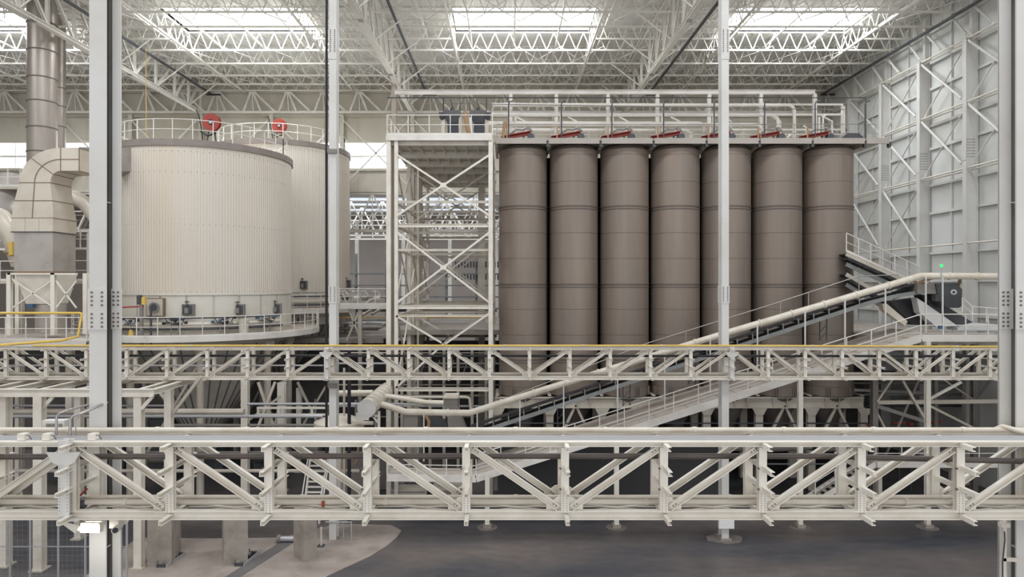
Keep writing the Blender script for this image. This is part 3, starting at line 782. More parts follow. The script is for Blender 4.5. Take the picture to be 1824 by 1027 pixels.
# silo deck
DKF = 37.75
t = thing('silo_deck', 'long steel deck with edge beam resting across the silo tops', 'platform', (10, 38, E+8.0))
for k in range(8):
    x0 = -.55+3.018*k; x1 = x0+3.018-.12
    if k == 7: x1 = 21.85
    MB().chan((x1, DKF, E+8.13), (x0, DKF, E+8.13), .1, .32, .03).build('edge_beam', BEAMG, t)
    MB().box(x1, x1+.14, DKF-.02, DKF+.2, E+7.78, E+8.06).build('joint_bracket', DKST, t)
MB().box(-.55, 21.85, DKF+.05, 41.8, E+8.16, E+8.26).build('deck_plate', DUSTY, t)
for k in range(8):
    x = -.5+3.018*k
    MB().ibeam((x, DKF+.1, E+8.0), (x, 41.8, E+8.0), .16, .26, .02).build('deck_beam', DUSTY, t)
railing(t, [(-.5, 39.0, E+8.26), (21.8, 39.0, E+8.26)], 1.12, 1.55, .02, GALV)
railing(t, [(-.5, 41.7, E+8.26), (21.8, 41.7, E+8.26)], 1.12, 1.55, .02, GALV)
ZD = E+8.26
# pneumatic filter units on each silo
def tilt_unit(px, k):
    d = 38.6; x0 = X(px, d)
    t = thing('red_slide_conveyor', 'red tilting feeder on the silo deck, %s' % ('%s from the left' % NUM[k]), 'machine', (x0, d, ZD), 'red tilting feeders on the silo deck')
    p, q = (x0, d, ZD+.22), (x0+1.72, d, ZD+.52)
    MB().chan(p, q, .3, .2, .03).build('red_beam', RED, t)
    MB().cyl((x0+1.72, d-.2, ZD+.26), (x0+1.72, d+.2, ZD+.26), .2, 16).build('wheel', DKST, t, True)
    MB().tube([(x0+.5, d, ZD+.45), (x0+.9, d, ZD+.72), (x0+1.3, d, ZD+.7), (x0+1.6, d, ZD+.85), (x0+1.8, d, ZD+.6)], .05, 8).build('hose', GRYM, t, True)
    MB().box(x0+1.5, x0+1.7, d-.1, d+.1, ZD+.6, ZD+.82).build('motor', GRYM, t)
    MB().beam((x0+.32, d-.25, ZD), (x0+.32, d-.25, ZD+.85 if k else ZD+1.3), .08, .05).build('tan_strap', ORNG, t)
    MB().beam((x0+.1, d, ZD), (x0+.1, d, ZD+.22), .3, .1).build('foot', DKST, t)
    MB().beam((x0+1.3, d, ZD), (x0+1.3, d, ZD+.42), .08, .08).build('foot', DKST, t)
for k, px in enumerate((893, 982, 1072, 1160, 1250, 1338, 1425)): tilt_unit(px, k)
t = thing('dark_cover', 'low dark pitched cover at the right end of the silo deck', 'cover', at(1520, 246, 38.6))
MB().prism([at(1499, 246, 38.6), at(1510, 237, 38.6), at(1530, 237, 38.6), at(1540, 246, 38.6)], (0, 1.2, 0)).build('hood', DKST, t)
# posts and horizontal ducts above the silo deck
for k, px in enumerate((906, 1000, 1090, 1182, 1272, 1362, 1452, 1541)):
    d = 38.3
    t = thing('vent_post', 'slim dark riser post on the silo deck, %s from left' % ((NUM+['last'])[k]), 'pipe', (X(px, d), d, ZD), 'riser posts on the silo deck')
    MB().tube([(X(px, d), d, ZD), (X(px, d), d, ZD+2.1), (X(px+1.5, d), d, ZD+2.25), (X(px+8, d), d, ZD+2.3)], .04, 8).build('riser', DKST, t, True)
for k, px in enumerate((910, 991, 1083, 1171, 1263, 1355, 1451)):
    d = 40.4
    t = thing('frame_post', 'cream post carrying the beam above the silos, %s from left' % NUM[k], 'post', (X(px, d), d, ZD), 'posts over the silos')
    MB().ibeam((X(px, d), d, ZD), (X(px, d), d, E+11.55), .2, .2, .02).build('shaft', STEELW, t)
    MB().cyl((X(px+8, d), d, ZD), (X(px+8, d), d, ZD+1.9), .08, 10).build('side_pipe', STEELW, t, True)
tag(MB().ibeam((X(703, 40.4), 40.4, Z(164, 40.4)), (X(1452, 40.4), 40.4, Z(164, 40.4)), .2, .26, .03).build('monorail_beam', STEELW), 'long pale beam carried above the silo deck posts', 'beam')
pipe('hanging_rail', [at(690, 174, 38.4), at(1542, 174, 38.4), (X(1542, 38.4), 38.4, ZD)], .035, DKST, 'thin dark rail strung above the silo deck', 'rail', None, 6)
pipe('hanging_rail', [at(760, 183.5, 39), at(1505, 195, 39)], .025, GRYM, 'second thin rail strung just below the dark one', 'rail', None, 6)
def elbow_duct(px0, px1, py, d, r, lab):
    x1 = X(px1, d); z = Z(py, d)
    pts = [(X(px0, d), d, z), (x1-.4, d, z)]
    for i in range(1, 6):
        a = pi/2*i/5; pts.append((x1-.4+.4*sin(a), d, z-.4+.4*cos(a)))
    pts.append((x1, d, ZD))
    pipe('vent_duct', pts, r, STEELW, lab, 'duct', 'white vent ducts over the silos', 12)
for i, (a, c, y, dd, r) in enumerate(((880, 1415, 187, 39.9, .1), (875, 1386, 205, 39.6, .1), (872, 1357, 222, 39.4, .1), (870, 1255, 219, 40.8, .09), (876, 1090+140, 232, 40.9, .1))):
    elbow_duct(a, c, y, dd, r, 'white vent duct above the silos, %s' % ['the highest, bending down far right', 'second highest, bending down at the sixth silo', 'third, bending down before sixth silo', 'rear one ending at the fifth silo', 'lowest rear one'][i])
for k, (px, h, d) in enumerate(((1436, .9, 38.9), (1466, 1.6, 39.2), (1504, 2.2, 39.3), (1403, .3, 38.7), (1355, .5, 38.6))):
    pipe('vent_pipe', [(X(px, d), d, ZD), (X(px, d), d, ZD+h), (X(px-5, d) if k % 2 == 0 else X(px+5, d), d, ZD+h+.12)], .055, STEELW, 'short white vent pipe on the silo deck, %s' % ['beside the red unit of the last silo', 'tall thin one near the deck end', 'tallest one', 'lowest stub', 'stub left of the sixth unit'][k], 'pipe', 'vent pipes on the silo deck', 8)

# ------------------------------------------------------------------ platform tower with the two dark hoppers
TX0, TX1, TF, TB = X(697, 37.0), X(876, 37.0), 36.9, 53.5
t = thing('platform_tower', 'tall braced cream steel tower with a high platform, left of silos', 'tower', (-3.4, 40, 0))
ZP = E+8.08
def leg(x, y, w=.24, m=CREAM, z1=ZP): return MB().ibeam((x, y, 0), (x, y, z1), w, w, .03, up=(0, 1, 0)).build('leg', m, t)
xa, xb = X(706, 37), X(874, 37)
xc = X(692.5, 37)
leg(xa, 37.0, .2); leg(xb, 37.0, .24); leg(xc, 37.0, .24)
leg(xa, 42.0, .22, DUSTY); leg(xb, 42.0, .22, DUSTY); leg(xa, 47.0, .22, DUSTY); leg(xb, 47.0, .22, DUSTY); leg(xa, 52, .22, DUSTY)
for py in (359.5, 401.5, 445, 546.5, 562, 693):
    z = Z(py, 37)
    MB().ibeam((xa, 37.0, z), (xb, 37.0, z), .14, .2 if py in (401.5, 546.5, 693) else .12, .02).build('crossbeam', CREAM, t)
    MB().ibeam((xa, 42.0, z), (xb, 42.0, z), .12, .14, .02).build('crossbeam', DUSTY, t)
    MB().ibeam((xa, 47.0, z), (xb, 47.0, z), .12, .14, .02).build('crossbeam', DUSTY, t)
    MB().beam((xa, 37.0, z), (xa, 52.0, z), .12, .14).build('side_beam', DUSTY, t)
    MB().beam((xb, 37.0, z), (xb, 47.0, z), .12, .14).build('side_beam', DUSTY, t)
def xbr(y, z0, z1, m, w=.1):
    cx, cz = (xa+xb)/2, (z0+z1)/2
    MB().beam((xa, y, z1), (xb, y, z0), w, w).build('brace', m, t)
    MB().beam((xb, y-.02, z1), (xa, y-.02, z0), w, w).build('brace', m, t)
    MB().box(cx-.17, cx+.17, y-.08, y-.05, cz-.13, cz+.13).build('brace_plate', m, t)
for y, m in ((36.95, CREAM), (42.0, DUSTY), (47.0, DUSTY)):
    w = .11 if y < 40 else .09
    xbr(y, Z(385, 37), Z(275, 37), m, w); xbr(y, Z(540, 37), Z(412, 37), m, w)
cx = (xa+xb)/2
for y, m in ((36.95, CREAM), (42.0, DUSTY)):
    MB().beam((xa, y, Z(562, 37)), (cx-.1, y, Z(610, 37)), .1, .1).build('brace', m, t)
    MB().beam((xb, y, Z(556, 37)), (cx+.1, y, Z(612, 37)), .1, .1).build('brace', m, t)
    MB().beam((xa, y, Z(690, 37)), (cx, y, Z(612, 37)), .1, .1).build('brace', m, t)
for (ya, yb) in ((37, 42), (42, 47), (47, 52)):
    for (za, zb) in ((Z(530, 37), Z(410, 37)), (Z(400, 37), Z(290, 37)), (Z(690, 37), Z(560, 37))):
        MB().beam((xa, ya, za), (xa, yb, zb), .09, .09).build('side_brace', DUSTY, t); MB().beam((xa, yb, za), (xa, ya, zb), .09, .09).build('side_brace', DUSTY, t)
# platform
px0, px1 = X(688, 36.9), X(877, 36.9)
MB().chan((px1, 36.85, E+8.1), (px0, 36.85, E+8.1), .1, .28, .03).build('front_beam', STEELW, t)
MB().box(px0, px1, 36.9, TB, E+8.2, E+8.27).build('deck_plate', ROOFS, t)
for y in (37.2, 40.9, 44.0, 46.6, 50.0, 53.4):
    MB().ibeam((px0, y, E+7.95), (px1, y, E+7.95), .18, .4, .03).build('deck_beam', CREAM, t)
for i in range(9):
    x = px0+.25+i*.68
    MB().ibeam((x, 37, E+8.08), (x, TB, E+8.08), .07, .26, .015).build('deck_joist', CREAM, t)
MB().box(px0, px0+.08, 36.9, TB, E+7.9, E+8.22).build('side_beam', STEELW, t)
railing(t, [(px1, 36.9, E+8.27), (px0+.05, 36.9, E+8.27), (px0+.05, 50, E+8.27)], 1.12, 1.3, .025, STEELW)
# vertical dusty duct inside the left corner
tag(MB().box(X(695, 37.4), X(704, 37.4), 37.3, 37.7, 0, E+7.9).build('vertical_duct', mat('stained_duct', (150, 138, 126), .5, .2, (190, 186, 182), .6, 1.2, (2, 2, .1))), 'stained vertical duct between the two left posts of the tower', 'duct')
pipe('ladder_rail', [(xa+1.05, 38.2, 0), (xa+1.05, 38.2, E+6.6)], .05, DUSTY, 'thin cream riser pipe inside the tower', 'pipe', None, 8)
# intermediate columns and pipes deeper in the tower zone
for k, (px, d, w) in enumerate(((732, 44.5, .5), (742, 46, .25), (748.5, 46.5, .3), (858, 50, .5))):
    tag(MB().ibeam((X(px, d), d, 0), (X(px, d), d, Z(300 if k < 3 else 330, d)), w, w, .05, up=(0, 1, 0)).build('inner_column', DUSTY), 'dusty column inside the tower frame, %s' % ['broad one behind the left posts', 'thin one of the close pair', 'right one of the close pair', 'broad one near the silos'][k], 'column', 'dusty inner columns')
# the two dark hoppers
HOPM = mat('slate_hopper_paint', (92, 90, 92), .5, 0, (70, 68, 70), .5, 2)
def hopper(pxa, pxb, lab, flip):
    d = 38.0; xa_, xb_ = X(pxa, d), X(pxb, d); z1, z0 = Z(196, d), E+8.27
    t = thing('filter_hopper', lab, 'hopper', ((xa_+xb_)/2, d, z0), 'twin dark hoppers on the tower platform')
    MB().box(xa_, xb_, d, d+1.2, Z(204.5, d), z1).build('top_box', HOPM, t)
    MB().hexa([(xa_, d, Z(204.5, d)), (xb_, d, Z(204.5, d)), (xb_, d+1.2, Z(204.5, d)), (xa_, d+1.2, Z(204.5, d))], [(xa_+.25, d+.2, Z(218, d)), (xb_-.25, d+.2, Z(218, d)), (xb_-.25, d+1, Z(218, d)), (xa_+.25, d+1, Z(218, d))]).build('funnel', DKST, t)
    MB().box(xa_+.25, xb_-.15, d+.15, d+1, z0, Z(219, d)).build('lower_box', mat('navy_machine_'+str(pxa), (50, 52, 62), .5), t)
    xw = xa_-.05 if not flip else xb_+.05
    MB().box(xw-.18, xw+.18, d-.05, d+.3, Z(204, d), Z(200, d)).build('lug', DKST, t)
    MB().cyl((xw, d-.05, Z(208, d)), (xw, d+.3, Z(208, d)), .16, 14).build('wheel', BLK, t, True)
    MB().cyl(((xa_+xb_)/2-.05, d+.3, z1), ((xa_+xb_)/2-.05, d+.3, z1+.22), .09, 10, .04).build('cable_gland', BLK, t, True)
    MB().tube([((xa_+xb_)/2+.1, d+.3, z1+.05), ((xa_+xb_)/2-.1+.0, d+.3, Z(174, d))], .025, 6).build('cable', BLK, t)
    for s in (xa_+.02, xb_-.02): MB().tube([(s, d+.1, z1), (s, d+.1, Z(174, d))], .03 if (s < (xa_+xb_)/2) != flip else .02, 6).build('hang_strap', BLK, t)
    MB().box(xa_-.1, xa_+.1, d+.1, d+.3, z0, Z(206, d)).build('side_leg', DUSTY, t)
    MB().box(xb_-.1, xb_+.1, d+.1, d+.3, z0, Z(206, d)).build('side_leg', DUSTY, t)
hopper(789, 820, 'dark filter hopper on the tower platform, left of the pair', False)
hopper(836, 867, 'dark filter hopper on the tower platform, right of the pair', True)
tag(MB().tube([at(828.5, 199, 37.9), at(832, 225, 37.8), at(836, 240, 37.8)], .12, 8).build('tan_chute', ORNG, None, True), 'tan chute hanging between the two dark hoppers', 'chute')
tag(MB().tube([at(836, 210, 38.1), at(840, 240, 38.0)], .1, 8).build('pale_pipe', STEELW, None, True), 'pale pipe just right of the tan chute', 'pipe')
tag(MB().tube([at(899, 217, 38.2), at(896, 245, 38.2)], .09, 8).build('tan_post', ORNG, None, True), 'tan leaning post at the left end of the silo deck', 'post')

# ------------------------------------------------------------------ tanks
def tank(cx, cy, R, ztop, zbody, zband, lab, pre, wz, wR, front_extras):
    t = thing('storage_tank', lab, 'tank', (cx, cy, wz), 'large cream tanks')
    MB().lathe((cx, cy, 0), [(R, zbody), (R, ztop)], 420, rib=.022).build('ribbed_cladding', TANK, t)
    MB().lathe((cx, cy, 0), [(R+.03, ztop-.32), (R+.1, ztop-.32), (R+.1, ztop+.04), (R+.03, ztop+.04)], 120, closed=True).build('rim', RIMM, t, True)
    MB().lathe((cx, cy, 0), [(R, ztop-.02), (.3, ztop+.75), (0.001, ztop+.75)], 96).build('roof', TANK2, t, True)
    MB().lathe((cx, cy, 0), [(R-.06, wz), (R-.06, zbody+.05)], 96).build('base_shell', TANK2, t, True)
    MB().lathe((cx, cy, 0), [(R-.02, zbody-.06), (R+.06, zbody-.06), (R+.06, zbody+.06), (R-.02, zbody+.06)], 120, closed=True).build('drip_ring', TANK2, t)
    n = 24
    for i in range(n):
        a0 = 2*pi*i/n+.012; a1 = 2*pi*(i+1)/n-.012
        if sin((a0+a1)/2) > .5: continue
        MB().lathe((cx, cy, 0), [(R-.05, zband+.03), (R, zband+.03), (R, zbody-.08), (R-.05, zbody-.08)], 6, a0, a1, closed=True).build('panel', TANK2, t)
    b = MB()
    for zz in (ztop-.62, ztop-1.75, ztop-4.6, zbody+.12):
        for i in range(52):
            a = pi+pi*i/52; x, y = cx+(R+.02)*cos(a), cy+(R+.02)*sin(a)
            b.box(x-.016, x+.016, y-.02, y+.02, zz, zz+.03)
    b.build('rivets', RIMM, t, kind='stuff')
    # walkway ring
    MB().lathe((cx, cy, 0), [(R-.05, wz-.06), (wR, wz-.06), (wR, wz), (R-.05, wz)], 72, closed=True).build('walkway_deck', DUSTW, t)
    MB().lathe((cx, cy, 0), [(wR, wz-.26), (wR+.06, wz-.26), (wR+.06, wz+.05), (wR, wz+.05)], 72, closed=True).build('walkway_edge', STEELW, t)
    MB().lathe((cx, cy, 0), [(R-.4, wz-.6), (R+.05, wz-.6), (R+.05, wz-.1), (R-.4, wz-.1)], 72, closed=True).build('ring_beam', DUSTY, t)
    pts = [(cx+wR*cos(a), cy+wR*sin(a), wz) for a in [radians(v) for v in range(150, 412, 9)]]
    railing(t, pts, 1.05, 1.1, .02, STEELW)
    pts = [(cx+(R-.25)*cos(a), cy+(R-.25)*sin(a), ztop+.05) for a in [radians(v) for v in range(0, 361, 12)]]
    railing(t, pts, 1.15, 2.4, .02, STEELW, 'roof_rail', kick=False)
    # cone
    MB().lathe((cx, cy, 0), [(R-.25, wz-.1), (R-.25, wz-.5), (.8, wz-6.6), (.8, wz-7.4)], 72).build('cone', CONE, t, True)
    for i in range(36):
        a = 2*pi*i/36
        if sin(a) > .3: continue
        p = (cx+(R-.23)*cos(a), cy+(R-.23)*sin(a), wz-.5); q = (cx+.83*cos(a), cy+.83*sin(a), wz-6.6)
        MB().beam(p, q, .05, .05).build('cone_seam', BAND, t)
    # legs
    for i in range(8):
        a = radians(22.5+45*i); x, y = cx+(R-.15)*cos(a), cy+(R-.15)*sin(a)
        MB().cyl((x, y, 0), (x, y, wz-.55), .2, 14).build('leg', DUSTY, t, True)
        MB().prism([(x-.45, y, wz-.6), (x+.45, y, wz-.6), (x+.2, y, wz-1.3), (x-.2, y, wz-1.3)], (0, .03, 0)).build('leg_head', DUSTY, t)
        a2 = radians(67.5+45*i); x2, y2 = cx+(R-.15)*cos(a2), cy+(R-.15)*sin(a2)
        if i % 2: MB().beam((x, y, 1), (x2, y2, wz-1.5), .12, .12).build('leg_brace', DUSTY, t)
    return t
T1 = (-18.75, 41.2, 5.19); T2 = (-17.3, 51.7, 5.0)
t1 = tank(T1[0], T1[1], T1[2], E+7.84, E-.58, E-2.6, 'large ribbed cream tank behind the left foreground column, the front one', '', E-2.8, 6.87, True)
t2 = tank(T2[0], T2[1], T2[2], E+10.2, E-.55, E-3.0, 'large ribbed cream tank standing behind and right of the front tank', '', E-1.85, 6.3, False)
def tank_pt(T, px, z, off=0.0):
    """front surface point of tank T along the horizontal bearing of the given column"""
    cx, cy, R = T; R += off; tx = (px-900)/F
    a = 1+tx*tx; bq = -2*(cx*tx+cy); c = cx*cx+cy*cy-R*R
    y = (-bq-math.sqrt(max(0, bq*bq-4*a*c)))/(2*a); return (tx*y, y, z)
for T, lst in ((T1, ((336, 551), (426, 551), (492, 549))), (T2, ((540, 507), (618, 505)))):
    for px, py in lst:
        p = tank_pt(T, px, 0, .0); z = E+(505-py)*p[1]/F
        nm = {336: 'left one on the front tank', 426: 'middle one on the front tank', 492: 'right one on the front tank', 540: 'on the rear tank', 618: 'at the right edge of the rear tank'}[px]
        t = thing('inlet_valve', 'dark valve box mounted on the tank panel, %s' % nm, 'valve', (p[0], p[1]-.1, z-.3), 'valve boxes on the tanks')
        MB().box(p[0]-.32, p[0]+.32, p[1]-.12, p[1]+.1, z-.32, z+.3).build('frame', GRYM, t)
        MB().box(p[0]-.26, p[0]+.26, p[1]-.14, p[1]-.12, z-.26, z+.24).build('dark_face', DKST, t)
        MB().box(p[0]-.09, p[0]+.09, p[1]-.3, p[1]-.14, z-.2, z+.1).build('actuator', GRYM, t)
        MB().cyl((p[0], p[1]-.2, z+.1), (p[0], p[1]-.2, z+.5), .03, 8).build('stem', DKST, t)
        MB().box(p[0]-.12, p[0]+.12, p[1]-.24, p[1]-.16, z+.4, z+.45).build('handle', DKST, t)
p = tank_pt(T1, 279, 0, .03); z = E+(505-547)*p[1]/F
t = thing('manhole_cover', 'square rusty-edged hatch with round opening on the front tank', 'hatch', (p[0], p[1]-.15, z-.5))
MB().box(p[0]-.43, p[0]+.43, p[1]-.22, p[1]+.3, z-.45, z+.45).build('plate', DUSTY, t)
MB().box(p[0]-.48, p[0]+.48, p[1]-.19, p[1]+.2, z-.5, z+.5).build('rust_frame', SEAM, t)
MB().cyl((p[0], p[1]-.3, z), (p[0], p[1]-.2, z), .28, 20).build('ring', GRYM, t, True)
MB().cyl((p[0], p[1]-.31, z), (p[0], p[1]-.3, z), .19, 20).build('opening', DKST, t, True)
# ring main pipes, valves and boxes on the tank walkways
for T, wz, lab in ((T1, E-2.8, 'front'), (T2, E-1.85, 'rear')):
    for r, dz, rr, m, nm in ((.45, .95, .05, DKST, 'dark upper'), (.55, .35, .06, DKST, 'dark lower'), (.35, .6, .14, TANK, 'thick cream')):
        pts = [(T[0]+(T[2]+r)*cos(radians(a)), T[1]+(T[2]+r)*sin(radians(a)), wz+dz) for a in range(190, 350, 8)]
        pipe('ring_main', pts, rr, m, '%s ring pipe around the base of the %s tank' % (nm, lab), 'pipe', 'ring pipes around the tanks', 8)
for k, px in enumerate((232, 305, 318, 392, 405, 470, 481)):
    p = tank_pt(T1, px, E-2.8+.8, .75)
    t = thing('valve_cluster', 'cluster of small dark valves behind the tank rail, %s' % ('%s from the left' % NUM[k]), 'valve', (p[0], p[1], E-2.8), 'valve clusters on the tank walkway')
    rnd = random.Random(k)
    for q in range(5):
        xq = p[0]-.4+q*.2; zq = p[2]-.05+rnd.uniform(-.12, .22)
        if q % 2: MB().cyl((xq-.1, p[1], zq), (xq+.1, p[1], zq), .07, 8).build('valve_body', (BLK, DKST, GRYM)[rnd.randrange(3)], t, True)
        else: MB().box(xq-.07, xq+.07, p[1]-.06, p[1]+.06, zq-.06, zq+.07).build('valve_body', (BLK, DKST, BLUE)[rnd.randrange(3)], t)
    MB().tube([(p[0]-.3, p[1], p[2]+.1), (p[0]-.1, p[1]-.05, p[2]-.1), (p[0]+.2, p[1], p[2]-.15), (p[0]+.35, p[1], p[2]+.2)], .03, 6).build('hose', BLUE if k == 0 else DKST, t)
    MB().beam((p[0], p[1], E-2.8), (p[0], p[1], p[2]+.1), .05, .05).build('stand', GRYM, t)
p = tank_pt(T1, 434, 0, .8)
tag(MB().lathe((p[0], p[1], 0), [(.001, E-2.8), (.24, E-2.8), (.27, E-2.2), (.33, E-2.0), (.001, E-1.98)], 20).build('white_barrel', TANK2, None, True), 'white round vessel on the front tank walkway', 'vessel')
p = tank_pt(T1, 252, 0, 1.0)
t = thing('dosing_unit', 'small dosing unit with red lever at the left end of the walkway', 'machine', (p[0], p[1], E-2.8))
MB().beam(p[:2]+(E-3.3,), p[:2]+(E-.8,), .16, .12).build('post', GRYM, t)
MB().beam((p[0]-1.0, p[1], E-1.25), (p[0]+.1, p[1], E-1.2), .08, .08).build('red_arm', RED, t)
MB().box(p[0]-.2, p[0], p[1]-.1, p[1]+.1, E-1.1, E-.6).build('motor', DKST, t)
MB().box(p[0]+.05, p[0]+.22, p[1]-.1, p[1]+.1, E-1.1, E-.7).build('valve', YEL, t)
MB().tube([(p[0]+.5, p[1], E-3.3), (p[0]+.5, p[1], E-1.2)], .06, 8).build('standpipe', DKST, t, True)
tag(MB().lathe((p[0]-.5, p[1]-.1, 0), [(.001, E-2.75), (.15, E-2.75), (.09, E-2.45), (.001, E-2.42)], 14).build('yellow_pot', YEL, None, True), 'yellow conical pot on the floor of the left tank walkway', 'pot')
# hose reels on the tank roofs
def reel(px, py, d, r, lab, base):
    x, y, z = at(px, py, d)
    t = thing('hose_reel', lab, 'reel', (x, y, base), 'red hose reels on tank roofs')
    MB().cyl((x, y-.12, z), (x, y-.08, z), r, 28).build('disc', RED, t, True)
    MB().cyl((x, y+.12, z), (x, y+.16, z), r, 28).build('disc', RED, t, True)
    MB().cyl((x, y-.2, z), (x, y+.12, z), r*.28, 14).build('hub', BLK, t, True)
    MB().box(x-.06, x+.1, y-.22, y-.14, z-.1, z+.05).build('label_plate', CONDU, t)
    for s in (-.3, .3): MB().beam((x+s, y, base), (x+s*.3, y, z), .06, .06).build('stand', DKST, t)
    MB().tube([(x-.5, y, base+.1), (x-.6, y, z-.3), (x-.75, y, z+.5), (x-.9, y, z+.7)], .035, 6).build('hose', BLK, t)
    MB().tube([(x-.55, y-.2, z-r-.05), (x-.1, y-.3, z-r-.35), (x+.35, y-.2, z-r-.15)], .05, 6).build('hose', BLK, t)
reel(377, 218, 38.0, .5, 'red hose reel on the roof edge of the front tank', E+7.9)
reel(498, 224, 47.5, .5, 'red hose reel on the roof of the rear tank', E+10.3)

# piers, columns and frames under the tanks
def pier(px, py, lab, rot, w=.95, dp=1.3, h=2.15):
    d = E*F/(py-505); x = X(px, d); c, s = cos(rot), sin(rot)
    pts = [(x+a*c-b_*s, d+.6+a*s+b_*c, 0) for a, b_ in ((-w/2, -dp/2), (w/2, -dp/2), (w/2, dp/2), (-w/2, dp/2))]
    b = MB(); b.prism(pts, (0, 0, h))
    return tag(b.build('concrete_pier', CONC), lab, 'pier', 'concrete piers at lower left')
pier(280, 1008, 'concrete pier at lower left, the one beside the left column', .18)
pier(408, 1006, 'concrete pier at lower left, middle of three', .45)
pier(536, 1003, 'concrete pier at lower left, rightmost of three, nearest the dark floor', .75, .62, .95)
for k, (px, py) in enumerate(((303, 1000), (438, 998))):
    d = E*F/(py-505); x = X(px, d)
    t = thing('anchor_frame', 'small rusty anchor frame on the floor, %s' % ['beside the left pier', 'beside the middle pier'][k], 'frame', (x, d, .03), 'anchor frames on the floor')
    for u in (-.17, .17): MB().beam((x+u, d-.65, .09), (x+u+.15, d+.65, .09), .06, .12).build('side_bar', CONDU, t)
    for u in (-.62, -.2, .2, .62): MB().beam((x-.17+u*.115, d+u, .09), (x+.17+u*.115, d+u, .09), .07, .12).build('cross_bar', DKST, t)
    MB().box(x-.12, x+.14, d-.55, d+.55, .03, .05).build('pit_cover', BLK, t)
    for u in (-.6, .6): MB().cyl((x-.15+u*.115, d+u, .1), (x-.15+u*.115, d+u, .3), .02, 6).build('anchor_bolt', BOLT, t)
COLS = [(71, 705, 27.6, .35, 'at lower far left, left of the foreground column'), (248, 706, 27.8, .32, 'just right of the left foreground column'), (301, 685, 29.6, .3, 'between the left column and the tank cone'), (437, 616, 36.0, .36, 'under the right half of the front tank'), (502, 680, 38, .4, 'behind the girder, right of the tank cone'), (8, 705, 28.0, .4, 'at the left edge of the view'), (141, 690, 31, .3, 'half hidden left of the foreground column'), (533, 690, 42, .3, 'in the dark zone right of the tank cone')]
for px, py, d, w, lab in COLS:
    t = thing('support_column', 'pale steel support column %s' % lab, 'column', (X(px, d), d, 0), 'steel supports at lower left')
    MB().ibeam((X(px, d), d, .04), (X(px, d), d, Z(py, d)), w, w, .03, up=(0, 1, 0)).build('shaft', CREAM, t)
    MB().box(X(px, d)-w*.8, X(px, d)+w*.8, d-.3, d+.3, 0, .06).build('base_plate', DUSTY, t)
# low platform frame at left, with slanting rafters
t = thing('beam_grid', 'pale steel frame of beams with slanting members at lower left', 'frame', (-19, 28, Z(705, 28)))
MB().ibeam((X(-60, 27.7), 27.7, Z(699, 27.7)), (X(274, 27.7), 27.7, Z(699, 27.7)), .25, .32, .03).build('front_beam', CREAM, t)
MB().ibeam((X(-60, 31.5), 31.5, Z(699, 27.7)), (X(306, 31.5), 31.5, Z(699, 27.7)), .25, .32, .03).build('back_beam', DUSTY, t)
for px in (-30, 10, 70, 140, 248, 274):
    MB().chan((X(px, 27.7), 27.7, Z(697, 27.7)), (X(px, 27.7), 31.5, Z(697, 27.7)), .2, .22, .03).build('slanting_member', CREAM, t)
for px in (71, 248):
    MB().beam((X(px, 27.7)+.1, 27.7, Z(728, 27.7)), (X(px, 27.7)+.55, 27.7, Z(706, 27.7)), .1, .14).build('knee', CREAM, t)
MB().beam((X(301, 29.6)-.1, 29.6, Z(712, 29.6)), (X(301, 29.6)-.55, 29.6, Z(690, 29.6)), .1, .14).build('knee', CREAM, t)
for i, (pa, pb, py, d, r, m) in enumerate(((0, 435, 733, 33, .16, DUSTY), (0, 575, 741, 32.6, .08, CONDU), (440, 760, 719, 35, .07, CONDU), (300, 640, 757, 36, .08, GRYM), (0, 300, 722, 36, .06, CONDU), (215, 640, 805, 36, .06, GRYM), (0, 640, 838, 34, .09, DUSTY))):
    pipe('lower_pipe', [at(pa, py, d), at(pb, py, d)], r, m, 'horizontal pipe in the lower left plant, %s' % ['thick one passing the tank cone', 'shiny grey one below it', 'one behind the middle left column', 'lowest above the foreground girder', 'thin one at far left', 'seen inside the foreground girder, upper', 'seen inside the foreground girder, lower'][i], 'pipe', 'pipes in the lower left plant', 8)
t = thing('pipe_rack', 'white rectangular open frame beam left of the middle column', 'rack', at(510, 735, 34))
for py in (726, 738): MB().beam(at(458, py, 34), at(584, py, 34), .12, .1).build('rail', CREAM, t)
for px in (460, 497, 556, 582): MB().beam(at(px, 738, 34), at(px, 726, 34), .1, .1).build('spacer', CREAM, t)
for k, (a, c, d) in enumerate((((458, 765), (490, 680), 36), ((490, 765), (460, 680), 36.2), ((530, 680), (572, 765), 41.8), ((585, 680), (535, 765), 42), ((420, 765), (500, 705), 37), ((301, 745), (358, 670), 29.7), ((215, 640), (240, 670), 36), ((645, 610), (610, 520), 46.3), ((618, 606), (642, 548), 46.3))):
    tag(MB().beam(at(a[0], a[1], d), at(c[0], c[1], d), .13, .13).build('diagonal_brace', DUSTY), 'dusty diagonal brace in the lower left plant, %s' % ['rising right under the tank', 'rising left under the tank', 'falling right near the dark opening', 'crossing the one near the dark opening', 'low one under the walkway', 'beside the tank cone', 'behind the left column', 'steep one under the rear tank walkway', 'short one by the middle column'][k], 'brace', 'diagonal braces at lower left')
# tank pit drum at lower centre-left
t = thing('round_hood', 'low cream rounded hood beside the middle left column', 'hood', at(600, 762, 33))
MB().lathe((X(604, 34), 34, 0), [(.16, 0), (.16, Z(776, 33)), (1.25, Z(775, 33)), (1.25, Z(757, 33)), (.5, Z(746, 33)), (.001, Z(745, 33))], 28).build('hood', PIPE, t, True)
MB().cyl(at(626, 753, 33.4), at(665, 753, 33.4), .1, 10).build('outlet', PIPE, t, True)

